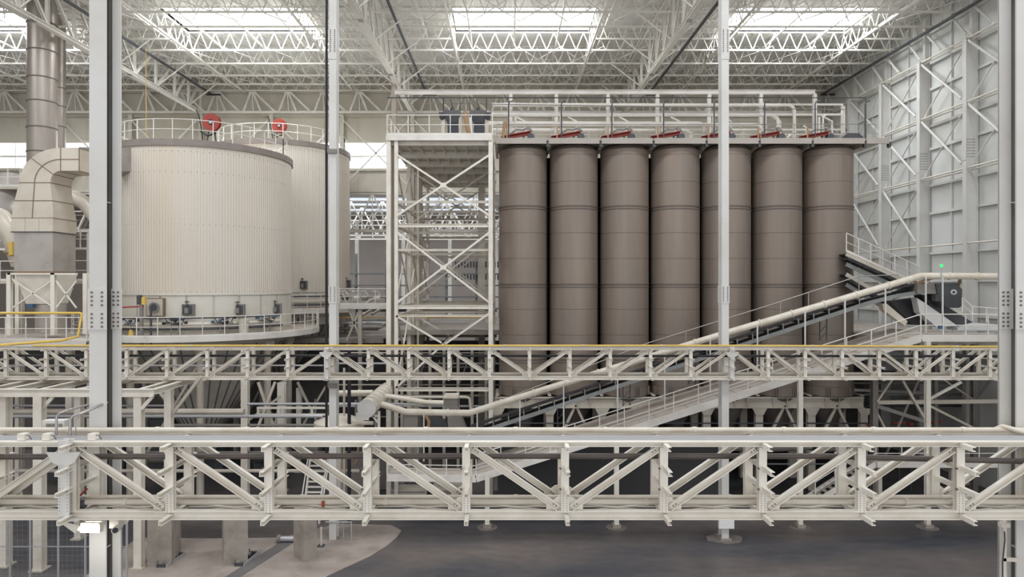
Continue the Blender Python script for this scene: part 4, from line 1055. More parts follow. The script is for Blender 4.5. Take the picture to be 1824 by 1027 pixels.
# ------------------------------------------------------------------ left duct unit, chimney
D0, DD = 33.0, 1.6
def dsec(ix, iz, ox, oz, d0=D0, dd=DD):
    a = at(ox, oz, d0); c = at(ix, iz, d0)
    return [a, c, (c[0], d0+dd, c[2]), (a[0], d0+dd, a[2])]
secs = [dsec(95, 388, 20, 388), dsec(93, 357, 26, 357), dsec(89.5, 325, 34, 325)]
secs[0] = [at(20, 388, D0), at(95, 388, D0), (X(95, D0), D0+DD+.2, Z(388, D0)), (X(20, D0), D0+DD+.2, Z(388, D0))]
for i in range(1, 9):
    a = pi/2*i/8; secs.append(dsec(108-18.5*cos(a), 325-21*sin(a), 108-74*cos(a), 325-62*sin(a)))
secs.append(dsec(141, 304, 141, 263))
t = thing('elbow_duct', 'big pale rectangular duct curving over to the tank at far left', 'duct', at(60, 485, D0))
b = MB()
for s0, s1 in zip(secs[:-1], secs[1:]): b.hexa(s0, s1)
b.build('elbow', DUCT, t)
b = MB()
def ring_seam(sec, w=.035):
    for i in range(4): b.beam(sec[i], sec[(i+1) % 4], w, w)
for i in (0, 1, 2, 6, 10): ring_seam(secs[i])
ring_seam(secs[11])
for s0, s1 in zip(secs[:-1], secs[1:]):
    m0, m1 = lerp(s0[0], s0[1], .5), lerp(s1[0], s1[1], .5); b.beam(add(m0, (0, -.01, 0)), add(m1, (0, -.01, 0)), .03, .03)
b.build('seam_strips', SEAM, t)
b = MB(); z0, z1 = Z(412, D0), Z(388, D0); xx0, xx1 = X(20, D0), X(95, D0)
for i in range(3):
    w = (xx1-xx0)/3; MB().box(xx0+w*i+.015, xx0+w*(i+1)-.015, D0-.02, D0+.1, z0, z1-.02).build('panel', DUCT, t)
MB().box(xx0, xx1, D0, D0+DD+.2, z0, z1-.02).build('neck', DUCT, t)
MB().box(xx0, xx1+.02, D0-.04, D0+DD+.22, z0-.05, z0).build('flange', DKST, t)
# lower galvanised box
MB().box(X(25, D0), X(94, D0), D0, D0+DD+.15, Z(483, D0), Z(413, D0)).build('lower_box', GALV, t)
MB().box(X(23, D0), X(96, D0), D0-.05, D0+DD+.2, Z(486, D0), Z(483, D0)).build('base_flange', SEAM, t)
# dark connecting duct going behind the column to the tank
b = MB(); sA = dsec(141, 304, 141, 263); sB = dsec(152, 307, 152, 262, 33.6, 1.6)
b.hexa([at(141, 302, D0+.05), at(156, 308, 34), (X(156, 34), 35.8, Z(308, 34)), (X(141, D0), D0+DD, Z(302, D0))], [at(141, 262, D0+.05), at(156, 262, 34), (X(156, 34), 35.8, Z(262, 34)), (X(141, D0), D0+DD, Z(262, D0))])
b.build('flexible_joint', DKST, t)
b = MB()
b.hexa([at(156, 304, 34.0), at(236, 305, 36.4), (X(236, 36.4), 38.4, Z(305, 36.4)), (X(156, 34), 35.8, Z(304, 34))], [at(156, 262, 34.0), at(236, 263, 36.4), (X(236, 36.4), 38.4, Z(263, 36.4)), (X(156, 34), 35.8, Z(262, 34))])
b.build('tank_branch', GALV, t)
# hopper unit below
t = thing('hopper_unit', 'white tapering hopper on a braced stand below the elbow duct', 'hopper', (X(68, D0), D0+1, Z(598, D0)))
zt_, zm = Z(486, D0), Z(541, D0)
b = MB(); b.hexa([at(27, 487, D0), at(97, 487, D0), (X(97, D0), D0+1.8, zt_), (X(27, D0), D0+1.8, zt_)], [at(46, 541, D0+.2), at(88, 541, D0+.2), (X(88, D0), D0+1.4, zm), (X(46, D0), D0+1.4, zm)])
b.build('hopper', CREAM, t)
MB().cyl((X(69, D0), D0+.9, Z(591, D0)), (X(69, D0), D0+.9, Z(542, D0)), .68, 28).build('drum', GALV, t, True)
for px, dd in ((20, 0), (98, 0), (137, .8), (34, 1.9), (112, 1.9)):
    MB().ibeam((X(px, D0), D0+dd-.1, Z(596, D0)), (X(px, D0), D0+dd-.1, Z(486, D0)), .2, .2, .02).build('leg', CREAM, t)
for a, c in (((22, 497), (97, 548)), ((96, 497), (22, 548)), ((100, 500), (136, 548)), ((136, 500), (100, 548))):
    MB().beam(at(a[0], a[1], D0-.12), at(c[0], c[1], D0-.12), .06, .06).build('cross_bar', CREAM, t)
MB().box(X(48, D0), X(58, D0), D0, D0+.2, Z(548, D0), Z(541, D0)).build('actuator', BLUE, t)
MB().box(X(18, D0), X(140, D0), D0-.2, D0-.05, Z(489, D0), Z(486, D0)).build('ring_frame', CREAM, t)
# platform under it
ZQ = E-2.75
t = thing('hopper_platform', 'pale platform with guard rail carrying the hopper at far left', 'platform', (-24, 33, ZQ))
MB().box(-32, X(155, 32.0), 32.0, 36.5, ZQ-.06, ZQ).build('deck_plate', DUSTW, t)
MB().chan((X(155, 32), 31.95, ZQ-.16), (-32, 31.95, ZQ-.16), .1, .3, .03).build('edge_beam', STEELW, t)
railing(t, [(-32, 32.05, ZQ), (X(153, 32), 32.05, ZQ)], 1.12, 1.02, .02, STEELW)
for px in (-40, 118): MB().ibeam((X(px, 33), 33.3, 0), (X(px, 33), 33.3, ZQ-.3), .3, .3, .03).build('leg', CREAM, t)
# chimney
dch = 39.5
t = thing('chimney', 'tall shiny banded steel flue rising to the roof at far left', 'chimney', (X(75, dch), dch, Z(290, dch)))
MB().cyl((X(75, dch), dch, Z(330, dch)), (X(75, dch), dch, E+HD-.01), .77, 36).build('shaft', CHIM, t, True)
for py in (93, 141, 183, 229, 272, 44): MB().cyl((X(75, dch), dch, Z(py+1, dch)), (X(75, dch), dch, Z(py-1, dch)), .8, 36).build('band', BAND, t, True)
d2 = 44
t = thing('flue_pipe', 'thinner flue standing behind and right of the banded chimney', 'chimney', (X(103, d2), d2, Z(330, d2)))
MB().cyl((X(103, d2), d2, Z(330, d2)), (X(103, d2), d2, E+HD-.01), .46, 28).build('shaft', CHIM, t, True)
for py in (158, 190, 226): MB().cyl((X(103, d2), d2, Z(py+.8, d2)), (X(103, d2), d2, Z(py-.8, d2)), .48, 28).build('band', BAND, t, True)
# thick curved process pipes behind the duct
pipe('process_duct', [at(-40, 372, 37), at(0, 388, 37), at(22, 420, 37), at(40, 470, 37.5)], .55, DUCT, 'thick cream duct dropping in from the left edge behind the elbow', 'duct', None, 20, 1.3, SEAM)
pipe('process_duct', [at(105, 352, 38), at(135, 352, 38), at(152, 362, 38), at(175, 392, 38), at(195, 440, 38)], .42, DUCT, 'thick cream duct curving down behind the left foreground column', 'duct', None, 20)
tag(MB().cyl(at(-30, 450, 39), at(30, 330, 42), 1.2, 24).build('round_vessel', GALV, None, True), 'rough grey vessel half hidden at the far left edge', 'vessel')
# small access platforms at the far left behind the duct
for k, (xa_, xb_, py, d) in enumerate(((-30, 36, 332, 40), (-30, 30, 500, 36.8), (128, 158, 500, 36))):
    z = Z(py, d)
    t = thing('access_platform', 'small access platform with rail at far left, %s' % ['upper one behind the elbow', 'lower one at the picture edge', 'one between duct and column'][k], 'platform', (X(xa_, d), d, z))
    MB().box(X(xa_, d), X(xb_, d), d, d+1.2, z-.15, z).build('deck', DUSTY, t)
    railing(t, [(X(xa_, d), d, z), (X(xb_, d), d, z)], 1.1, .8, .025, STEELW)
    if k: railing(t, [(X(xa_, d), d, z+1.7), (X(xb_, d), d, z+1.7)], 1.1, .6, .025, STEELW, 'upper_rail')
    MB().ibeam((X(xb_, d), d+.1, 0), (X(xb_, d), d+.1, z+2.6 if k else z), .22, .22, .02).build('leg', CREAM, t)
tag(MB().tube([at(20, 432, 34.5), at(22, 455, 34.4)], .16, 8).build('yellow_actuator', YEL, None, True), 'yellow actuator beside the elbow duct box', 'actuator')
t = thing('fence_screen', 'grey framed mesh fence standing on the floor at lower left', 'fence', (-20, 26.5, 0))
for px in (-40, 18, 54, 104, 152, 216, 226):
    MB().beam(at(px, 1020, 26.6)[:2]+(0,), at(px, 1020, 26.6)[:2]+(2.6,), .07, .05).build('post', CONDU, t)
for z in (.1, 1.35, 2.55): MB().beam((X(-40, 26.6), 26.6, z), (X(226, 26.6), 26.6, z), .03, .035).build('rail', CONDU, t)
b = MB(); x = X(-40, 26.6)
while x < X(152, 26.6): b.box(x, x+.003, 26.6, 26.603, .1, 2.5); x += .2
z = .2
while z < 2.5: b.box(X(-40, 26.6), X(152, 26.6), 26.6, 26.603, z, z+.003); z += .2
b.build('mesh_wires', CONDU, t, kind='stuff')

# ------------------------------------------------------------------ rear walkway, right of the tanks
t = thing('rear_walkway', 'raised walkway with rails running behind the middle left column', 'walkway', (-11, 47, E-1.8))
ya = 46
MB().box(X(605, ya), X(700, ya), ya, ya+1.4, E-1.6, E-1.45).build('deck', DUSTW, t)
MB().box(X(605, ya), X(700, ya), ya-.05, ya, E-1.75, E-1.42).build('edge', STEELW, t)
railing(t, [(X(605, ya), ya, E-1.45), (X(700, ya), ya, E-1.45)], 1.1, 1.1, .022, STEELW)
for px in (640, 690): MB().ibeam((X(px, ya), ya+.3, 0), (X(px, ya), ya+.3, E-1.75), .25, .25, .03).build('leg', DUSTY, t)
for k, (py, m, r) in enumerate(((565, YEL, .05), (575, CONDU, .1), (585, GRYM, .14), (552, DKST, .12), (598, DUSTY, .1))):
    pipe('rear_pipe', [at(600, py, 49+.3*k), at(885, py, 49+.3*k)], r, m, 'horizontal pipe deep behind the tower, %s' % ['yellow one', 'second, grey', 'third, thick grey', 'dark upper one', 'lowest, dusty'][k], 'pipe', 'pipes deep behind the tower', 8)

# ------------------------------------------------------------------ inclined belt conveyor, its pipe and catwalk
def inc(px0, py0, px1, py1, d): return at(px0, py0, d), at(px1, py1, d)
CB0, CB1 = at(838, 768, 34.3), at(1545, 533, 34.3)
HEAD = [CB1, at(1600, 519, 34.3), at(1648, 512, 34.3)]
t = thing('belt_conveyor', 'inclined belt conveyor with dark rollers rising to the right', 'conveyor', CB0)
path = [CB0]+HEAD
for nm, y0, m, w, h, dz in (('front_stringer', 0, CVST, .06, .2, -.2), ('rear_stringer', .9, CVST, .06, .2, -.2)):
    b = MB()
    for a, c in zip(path[:-1], path[1:]): b.chan(add(c, (0, y0, dz)), add(a, (0, y0, dz)), .07, h, .015)
    b.build(nm, m, t)
b = MB()
for a, c in zip(path[:-1], path[1:]):
    b.beam(add(a, (0, .45, .17)), add(c, (0, .45, .17)), .8, .03); b.beam(add(a, (0, .05, .22)), add(c, (0, .05, .22)), .05, .1)
    b.beam(add(a, (0, .45, -.12)), add(c, (0, .45, -.12)), .75, .02)
b.build('belt', BELT, t)
N_ID = 26
for i in range(N_ID):
    p = lerp(CB0, CB1, (i+.5)/N_ID)
    g = MB().beam(add(p, (0, .02, -.12)), add(p, (-.02, .02, .2)), .05, .05).build('idler_bracket', CVST, t)
    MB().cyl(add(p, (0, .06, .04)), add(p, (0, .85, .04)), .055, 8).build('roller', DKST, g, True)
for i in range(24):
    u = (i+.5)/24; p = lerp(CB0, CB1, u)
    if i % 4 == 1:
        b = MB(); 
        for s in (-.18, .18): b.beam(add(p, (s, .3, -1.45)), add(p, (s, .3, -.3)), .05, .05)
        b.beam(add(p, (-.18, .3, -1.4)), add(p, (.18, .3, -1.0)), .03, .03); b.beam(add(p, (-.18, .3, -1.0)), add(p, (.18, .3, -.6)), .03, .03)
        b.build('trestle', DKST, t)
rp = [add(at(985, 684, 35.4), (-3.5, 0, -1.15)), at(1153, 611, 35.4), at(1368, 544, 35.4), at(1528, 492, 35.4), at(1600, 489, 35.4)]
b = MB(); b.tube(rp, .03, 6)
for px, py in ((1222, 591), (1294, 568), (1390, 537), (1440, 521), (1530, 493)): b.beam(at(px, py, 35.4), at(px, py+46, 35.4), .04, .04)
b.build('rear_rail', GALV, t)
# large ivory pipe above the conveyor
pp = [at(668, 716, 33.7), at(700, 726, 33.5), at(722, 733, 33.4), at(760, 734, 33.4), at(836, 735, 33.4), at(1296, 592, 33.4), at(1640, 491, 33.4), at(1790, 492, 33.4)]
pipe('extraction_pipe', pp, .165, PIPE, 'large ivory extraction pipe rising along the conveyor then running level', 'pipe', None, 16, 1.9)
pipe('extraction_pipe', [at(676, 704, 35), at(698, 706, 35), at(760, 716, 34.9), at(790, 717, 34.9)], .13, PIPE, 'short ivory branch pipe above the large extraction pipe', 'pipe', None, 14, 1.1)
pipe('extraction_pipe', [at(690, 707, 36), at(830, 707, 36), at(836, 709, 36), at(839, 735, 36)], .08, DUSTY, 'slender pipe with tan bend above the grey hoppers', 'pipe', None, 10)
pipe('branch_pipe', [at(590, 699, 35), at(664, 698, 35)], .12, PIPE, 'ivory branch pipe entering the header drum from the left', 'pipe', None, 12, 1.0)
t = thing('header_drum', 'fat segmented ivory header drum pointing toward the viewer', 'drum', (-6.75, 32, Z(728, 32)))
hx, hz = X(653, 32), Z(727, 32)
MB().cyl((hx, 32.0, hz), (hx, 37.6, hz), .43, 28).build('barrel', PIPE, t, True)
for i in range(6): MB().cyl((hx, 32.7+i*.8, hz), (hx, 32.78+i*.8, hz), .455, 28).build('ring', DUSTY, t, True)
MB().cyl((hx, 31.96, hz), (hx, 32.0, hz), .45, 28).build('end_cap', COLM, t, True)
MB().box(hx-.5, hx+.12, 31.95, 32.0, hz-.56, hz-.2).build('end_plate', COLM, t)
t = thing('drum_stand', 'small triangular steel stand under the header drum', 'stand', at(670, 760, 32.6))
MB().beam(at(664, 740, 32.6), at(676, 740, 32.6), .1, .1).build('top_bar', CREAM, t)
MB().beam(at(675, 800, 32.6), at(675, 732, 32.6), .12, .12).build('post', CREAM, t)
MB().beam(at(662, 738, 32.6), at(674, 752, 32.6), .1, .1).build('strut', CREAM, t)
# hangers that tie the pipe to the walkway
for k, (px, py, py2) in enumerate(((755, 738, 815), (850, 735, 800), (926, 713, 790), (1004, 687, 770), (1100, 656, 748), (1184, 631, 722), (1265, 604, 693), (1349, 579, 668), (1434, 554, 642), (1505, 533, 618), (1577, 512, 594), (1649, 492, 586), (1679, 494, 588))):
    tag(MB().beam(at(px, py, 33.0), at(px, py2+6, 33.0), .06, .06).build('pipe_post', COLM), 'thin white post under the extraction pipe, %s from the left' % (NUM+['eighth', 'ninth', 'tenth', 'eleventh', 'twelfth', 'thirteenth'])[k], 'post', 'thin posts holding the extraction pipe')
# catwalk
WF, WB = 32.5, 33.55
k0, k1, k2, k3 = at(690, 848, WF), at(848, 850, WF), at(1640, 600, WF), at(1800, 600, WF)
def back(p): return (p[0], WB, p[2])
t = thing('catwalk', 'pale inclined catwalk with handrails climbing beside the conveyor', 'walkway', k1)
for a, c, nm in ((k0, k1, 'lower_landing'), (k1, k2, 'ramp_deck'), (k2, k3, 'upper_landing')):
    b = MB(); b.hexa([a, c, back(c), back(a)], [add(a, (0, 0, .04)), add(c, (0, 0, .04)), add(back(c), (0, 0, .04)), add(back(a), (0, 0, .04))]); b.build(nm, DUSTW, t)
    s = MB(); s.chan(add(c, (0, -.03, -.05)), add(a, (0, -.03, -.05)), .08, .34, .025); s.build('stringer', STEELW, t)
    s = MB(); s.chan(add(back(a), (0, .03, -.05)), add(back(c), (0, .03, -.05)), .08, .34, .025); s.build('stringer', STEELW, t)
lower = MB()
q0, q1 = at(960, 798, 34.0), at(1640, 584, 34.0)
lower.hexa([at(848, 838, 33.6), at(1640, 592, 33.6), (at(1640, 592, 33.6)[0], 36.2, at(1640, 592, 33.6)[2]), (at(848, 838, 33.6)[0], 36.2, at(848, 838, 33.6)[2])], [add(v, (0, 0, .06)) for v in [at(848, 838, 33.6), at(1640, 592, 33.6), (at(1640, 592, 33.6)[0], 36.2, at(1640, 592, 33.6)[2]), (at(848, 838, 33.6)[0], 36.2, at(848, 838, 33.6)[2])]])
lower.build('spillage_tray', DUSTW, t)
n = 28
for i in range(n):
    p = lerp(k1, k2, (i+.5)/n); MB().box(p[0]-.02, p[0]+.02, WF+.02, WB-.02, p[2]+.04, p[2]+.065).build('tread_bar', DUSTW, t)
railing(t, [k0, k1, k2, k3], 1.12, 1.25, .022, STEELW, kick=False)
for py, dd in (): pass
# catwalk posts to the floor
MORT = mat('grey_mortar', (128, 120, 114), .85, 0, (96, 92, 92), .8, 2.5)
for k, px in enumerate((868, 1098, 1425, 1652)):
    d = 32.4; x = X(px, d); zt_ = Z({868: 845, 1098: 772, 1425: 672, 1652: 608}[px], d)
    t = thing('catwalk_column', 'white post on a small footing carrying the catwalk, %s' % ['leftmost', 'second from left', 'third from left', 'rightmost'][k], 'post', (x, d, 0), 'posts under the catwalk')
    MB().ibeam((x, d, .15), (x, d, zt_), .22, .2, .02, up=(0, 1, 0)).build('shaft', CREAM, t)
    MB().box(x-.2, x+.2, d-.2, d+.2, 0, .16).build('footing', CONC, t)
    b = MB()
    for r_ in (.5,): b.lathe((x, d, 0), [(.001, .014), (r_*.7, .012), (r_, .001)], 18)
    b.build('mortar_patch', MORT, t)
t = thing('column_footing', 'dusty mortar patch around the foot of the middle right column', 'footing', (10.2, 30.9, 0))
b = MB(); pts = [(10.25+(.75+.2*random.random())*cos(a*.35), 30.9+(.5+.15*random.random())*sin(a*.35), 0.0) for a in range(18)]
b.prism(pts, (0, 0, .05)); b.build('patch', MORT, t)
MB().box(9.95, 10.45, 30.55, 31.35, .05, .1).build('plate', CONC, t)

# conveyor head machinery at right
t = thing('conveyor_head', 'dark grey conveyor drive head with octagonal hood at right', 'machine', at(1680, 560, 34))
b = MB(); b.prism([at(px, py, 34.0) for px, py in ((1667, 505), (1704, 504), (1714, 515), (1713, 545), (1708, 548), (1687, 548), (1672, 530))], (0, 1.0, 0)); b.build('hood', DKST, t)
MB().box(X(1636, 34), X(1690, 34), 34.1, 34.9, Z(523, 34), Z(505, 34)).build('drive_frame', GRYM, t)
MB().cyl(at(1699, 520, 33.9), at(1699, 520, 34.0), .14, 16).build('shaft_bearing', CONDU, t, True)
MB().cyl(at(1699, 520, 33.85), at(1699, 520, 34.2), .06, 12).build('shaft', BLK, t, True)
MB().box(X(1664, 34), X(1678, 34), 33.9, 34.2, Z(536, 34), Z(524, 34)).build('junction', DKST, t)
b = MB(); b.hexa([at(1588, 520, 34.9), at(1640, 500, 34.9), at(1644, 516, 34.9), at(1590, 534, 34.9)], [at(1588, 520, 35.6), at(1640, 500, 35.6), at(1644, 516, 35.6), at(1590, 534, 35.6)]); b.build('belt_cover', DKST, t)
def chute(pts, d, dd, m, nm, lab, parent=None):
    b = MB(); b.prism([at(px, py, d) for px, py in pts], (0, dd, 0)); o = b.build(nm, m, parent)
    if not parent: tag(o, lab, 'chute', 'chutes at the conveyor head')
    return o
chute(((1633, 530), (1650, 541), (1706, 580), (1668, 582), (1638, 556)), 34.6, .5, CHUTE, 'white_chute', 'bright white chute sheet descending right under the conveyor head')
chute(((1572, 541), (1579, 540), (1617, 572), (1612, 580), (1574, 552)), 34.7, .4, PIPE, 'pale_chute', 'pale cream chute descending right below the conveyor belt')
chute(((1640, 524), (1655, 526), (1738, 577), (1735, 583), (1708, 580), (1650, 541)), 34.9, .7, DKST, 'dark_chute', 'dark chute descending right behind the bright white sheet')
chute(((1586, 536), (1632, 530), (1644, 556), (1660, 580), (1625, 578)), 35.6, .5, DKST, 'dark_chute', 'dark chute descending right behind the pale cream one')
chute(((1706, 583), (1738, 575), (1782, 578), (1782, 588), (1706, 588)), 34.6, .9, CHUTE, 'white_tray', 'flat white tray lying on the upper landing at far right')
t = thing('signal_lamp', 'small green signal lamp above the level pipe at right', 'lamp', at(1677, 480, 33.2))
MB().tube([at(1677, 493, 33.2), at(1677, 476, 33.2)], .025, 6).build('stem', CONDU, t)
MB().cyl(at(1677, 475.5, 33.2), at(1677, 470.5, 33.2), .06, 12).build('lens', GREEN, t, True)
# second conveyor pair descending from behind the silos
for k, (p0, p1) in enumerate((((1505, 442), (1618, 503)), ((1505, 478), (1600, 545)))):
    d = 37.4
    a, c = at(p0[0], p0[1]+14, d), at(p1[0], p1[1]+4, d)
    t = thing('descending_conveyor', 'dark belt conveyor descending right from behind the silos, %s' % ['upper one with handrail', 'lower one'][k], 'conveyor', c)
    MB().chan(add(c, (0, -.1, .12)), add(a, (0, -.1, .12)), .08, .22, .02).build('stringer', DUSTY, t)
    MB().beam(add(a, (0, .4, .1)), add(c, (0, .4, .1)), .8, .05).build('belt', BELT, t)
    MB().beam(add(a, (0, 0, -.14)), add(c, (0, 0, -.14)), .7, .16).build('return_belt', BELT, t)
    MB().chan(add(c, (0, -.1, -.45)), add(a, (0, -.1, -.45)), .08, .22, .02).build('stringer', CVST, t)
    for i in range(7):
        p = lerp(a, c, (i+.5)/7); MB().beam(add(p, (0, -.1, -.4)), add(p, (0, -.1, .1)), .06, .06).build('bracket', DKST, t)
    if k == 0:
        railing(t, [add(a, (0, -.15, .25)), add(c, (.5, -.15, -.02))], 1.05, .75, .025, STEELW)
t = thing('landing_rail', 'white stair rail beside the right wall above the upper landing', 'rail', at(1740, 590, 33.6))
railing(t, [at(1714, 556, 33.7), at(1732, 572, 33.6), at(1782, 576, 33.6)], .75, .7, .022, STEELW, 'guard_rail', kick=False)
tag(MB().box(X(1668, 32.7), X(1677, 32.7), 32.5, 32.6, Z(585, 32.7), Z(578, 32.7)).build('blue_sign', BLUE), 'small dark blue box on the catwalk rail at the landing', 'box')
tag(MB().beam(at(1707, 507, 34.1), at(1712, 492, 33.4), .12, .12).build('rusty_strut', SEAM), 'short rusty strut between the level pipe and the drive head', 'strut')
pipe('flexible_hose', [at(1622, 497, 33.6), at(1634, 504, 33.6), at(1650, 498, 33.6), at(1665, 494, 33.6)], .07, ORNG, 'tan flexible hose under the level pipe', 'hose', None, 8)

# right lower steelwork
RB = [(1557, 36, .3), (1666, 38, .2), (1735, 38, .3)]
for k, (px, d, w) in enumerate(RB):
    tag(MB().ibeam((X(px, d), d, 0), (X(px, d), d, E-3.2), w, w, .03, up=(0, 1, 0)).build('steel_post', GRYM), 'grey steel post below the right landing, %s' % ['left one', 'middle one', 'right one'][k], 'post', 'posts below the right landing')
for k, (a, c, d, w, m) in enumerate((((1562, 716), (1782, 714), 36, .2, DUSTY), ((1640, 600), (1562, 715), 35.8, .1, DUSTY), ((1608, 678), (1647, 745), 35.8, .12, DUSTY), ((1560, 722), (1648, 750), 35.9, .2, GRYM), ((1656, 710), (1712, 680), 35, .12, CREAM), ((1655, 722), (1760, 775), 35.4, .12, DUSTY), ((1672, 670), (1735, 712), 37.8, .08, DUSTY), ((1768, 670), (1738, 715), 37.8, .08, GRYM), ((1562, 735), (1580, 770), 35.9, .1, DUSTY), ((1520, 694), (1652, 699), 38.5, .15, GRYM), ((1652, 640), (1560, 790+60), 36.05, .1, GRYM))):
    tag(MB().beam(at(a[0], a[1], d), at(c[0], c[1], d), w, w).build('lower_brace', m), 'brace or rail in the steelwork below the right landing, %s' % ['long level one', 'long one falling left', 'steep one falling right', 'broad one falling right', 'short one rising right', 'one falling toward the right column', 'thin one at upper right', 'thin one at far right', 'small one at lower left', 'level one behind the silo frame', 'dim one falling left'][k], 'brace', 'steelwork below the right landing')
# stacked cable trays and small pipes right of silos under the added slab
for k in range(6):
    z = E-4.0-.7*k
    pipe('tray_pipe', [(20.4, 40.7, z), (XP, 40.7, z)], .07, (GRYM, CVST, DKST)[k % 3], 'dim pipe right of the silos, %s from the top' % NUM[k], 'pipe', 'dim pipes right of the silos', 6)
for k, (px, py, w) in enumerate(((1545, 757, 10), (1590, 754, 22), (1660, 752, 16), (1618, 756, 8))):
    t = thing('red_roller', 'small red roller glimpsed below the right landing, %s from left' % ['second', 'third', 'rightmost', 'leftmost'][k], 'roller', at(px, py, 38)[:2]+(0,), 'red rollers below the right landing')
    MB().cyl(at(px, py, 38), at(px+w, py-2, 38), .07, 10).build('roller_drum', RED, t, True)
    MB().beam((X(px+w/2, 38), 38, 0), at(px+w/2, py-1, 38), .08, .08).build('stand', DKST, t)

# inclined stair and rails visible through the right part of the foreground girder
t = thing('low_stair', 'pale stair with handrail climbing right, seen through the right girder', 'stair', at(1480, 880, 33.5))
sa, sb = at(1452, 895, 33.6), at(1560, 826, 33.6)
MB().chan(sb, sa, .08, .26, .02).build('stringer', STEELW, t)
MB().chan(add(sb, (0, .9, 0)), add(sa, (0, .9, 0)), .08, .26, .02).build('stringer', STEELW, t)
for i in range(11):
    p = lerp(sa, sb, (i+.5)/11); MB().box(p[0]-.13, p[0]+.13, 33.62, 34.48, p[2]+.02, p[2]+.05).build('tread', DUSTY, t)
MB().box(sb[0], X(1790, 33.6), 33.55, 34.6, sb[2]-.1, sb[2]+.02).build('landing', DUSTY, t)
MB().chan((X(1790, 33.6), 33.5, sb[2]), (sb[0], 33.5, sb[2]), .08, .3, .02).build('landing_edge', STEELW, t)
railing(t, [sa, sb, (X(1790, 33.6), 33.6, sb[2])], 1.05, 1.2, .022, STEELW, kick=False)
for px in (1570, 1700): MB().ibeam((X(px, 34), 34.2, 0), (X(px, 34), 34.2, sb[2]-.1), .2, .2, .02).build('leg', DUSTY, t)
# stair at centre left seen through the foreground girder
t = thing('steep_stair', 'steep white ship stair with open treads seen through the left girder', 'stair', at(562, 882, 33))
for px0 in (543, 570): MB().beam((X(px0, 33), 32.9, 0), at(px0, 900, 33), .07, .22).build('stringer_foot', STEELW, t)
for px0, px1 in ((543, 553), (570, 586)):
    MB().beam(at(px0, 900, 33), at(px1, 815, 33.9), .07, .22).build('stringer', STEELW, t)
for i in range(9):
    u = (i+.5)/9; a = lerp(at(543, 900, 33), at(553, 815, 33.9), u); c = lerp(at(570, 900, 33), at(586, 815, 33.9), u)
    MB().beam(a, c, .2, .04).build('tread', STEELW, t)
for (a, c) in (((538, 882), (550, 806)), ((577, 880), (588, 806))):
    MB().tube([at(a[0], a[1], 32.9), at(c[0], c[1], 33.8)], .03, 6).build('handrail', STEELW, t)
# grey hoppers beneath header pipes
for k, (pa, pb, py0, py1, d, lab) in enumerate(((719, 744, 760, 738, 34.6, 'below the extraction pipe'), (791, 815, 728, 709, 35.6, 'behind the extraction pipe'))):
    t = thing('dust_collector', 'grey box shaped dust collector %s' % lab, 'machine', at((pa+pb)/2, py0, d), 'grey dust collectors')
    MB().box(X(pa, d), X(pb, d), d, d+1, Z(py0, d), Z(py1, d)).build('casing', GRYM, t)
    MB().box(X(pa-1, d), X(pb+1, d), d-.05, d+1.05, Z(py1, d), Z(py1-4, d)).build('lid', PIPE, t)
    MB().hexa([(X(pa, d), d, Z(py0, d)), (X(pb, d), d, Z(py0, d)), (X(pb, d), d+1, Z(py0, d)), (X(pa, d), d+1, Z(py0, d))], [(X(pa+8, d), d+.3, Z(py0+28, d)), (X(pb-8, d), d+.3, Z(py0+28, d)), (X(pb-8, d), d+.7, Z(py0+28, d)), (X(pa+8, d), d+.7, Z(py0+28, d))]).build('cone', GRYM, t)
chute(((796, 736), (818, 736), (830, 765), (800, 775)), 35.0, .8, GRYM, 'grey_funnel', 'grey funnel standing at the tail of the belt conveyor')
chute(((760, 742), (798, 752), (812, 766), (765, 768)), 35.4, .6, DKST, 'dark_funnel', 'dark sloping casing left of the grey funnel')
pipe('flexible_hose', [at(757, 738, 34.6), at(764, 750, 34.6), at(762, 764, 34.6)], .09, ORNG, 'tan flexible hose beside the grey dust collector', 'hose', None, 8)
pipe('flexible_hose', [at(640, 783, 33.6), at(634, 822, 33.6), at(630, 825, 33.6)], .05, ORNG, 'small tan hose hanging beside the steep stair', 'hose', None, 8)
# small handrail fixture on the apron
t = thing('hose_bib_frame', 'small galvanised pipe frame on the floor by the apron edge', 'frame', at(598, 965, 30.3))
def fl(px, py): d = E*F/(py-505); return (X(px, d), d, .03)
fa = fl(612, 962); fb = fl(626, 963); fc_ = fl(572, 973)
MB().tube([fb, add(fb, (0, 0, .85)), add(fb, (-1.2, 0, .85))], .035, 8).build('rail', CONDU, t, True)
MB().tube([fa, add(fa, (0, 0, .8))], .03, 8).build('post', CONDU, t, True)
MB().tube([fc_, add(fc_, (0, 0, .85))], .045, 8).build('post', STEELW, t, True)
MB().box(fc_[0]-.15, fc_[0]+.15, fc_[1]-.15, fc_[1]+.15, .03, .06).build('foot_plate', DKST, t)
t = thing('floor_pump', 'small steel pump on the floor left of the right pier', 'pump', fl(508, 966))
p = fl(508, 966); MB().cyl(add(p, (-.25, 0, .15)), add(p, (.4, 0, .15)), .13, 12).build('motor', CONDU, t, True)
MB().cyl(add(p, (-.35, 0, .15)), add(p, (-.2, 0, .15)), .2, 12).build('impeller_case', GRYM, t, True)
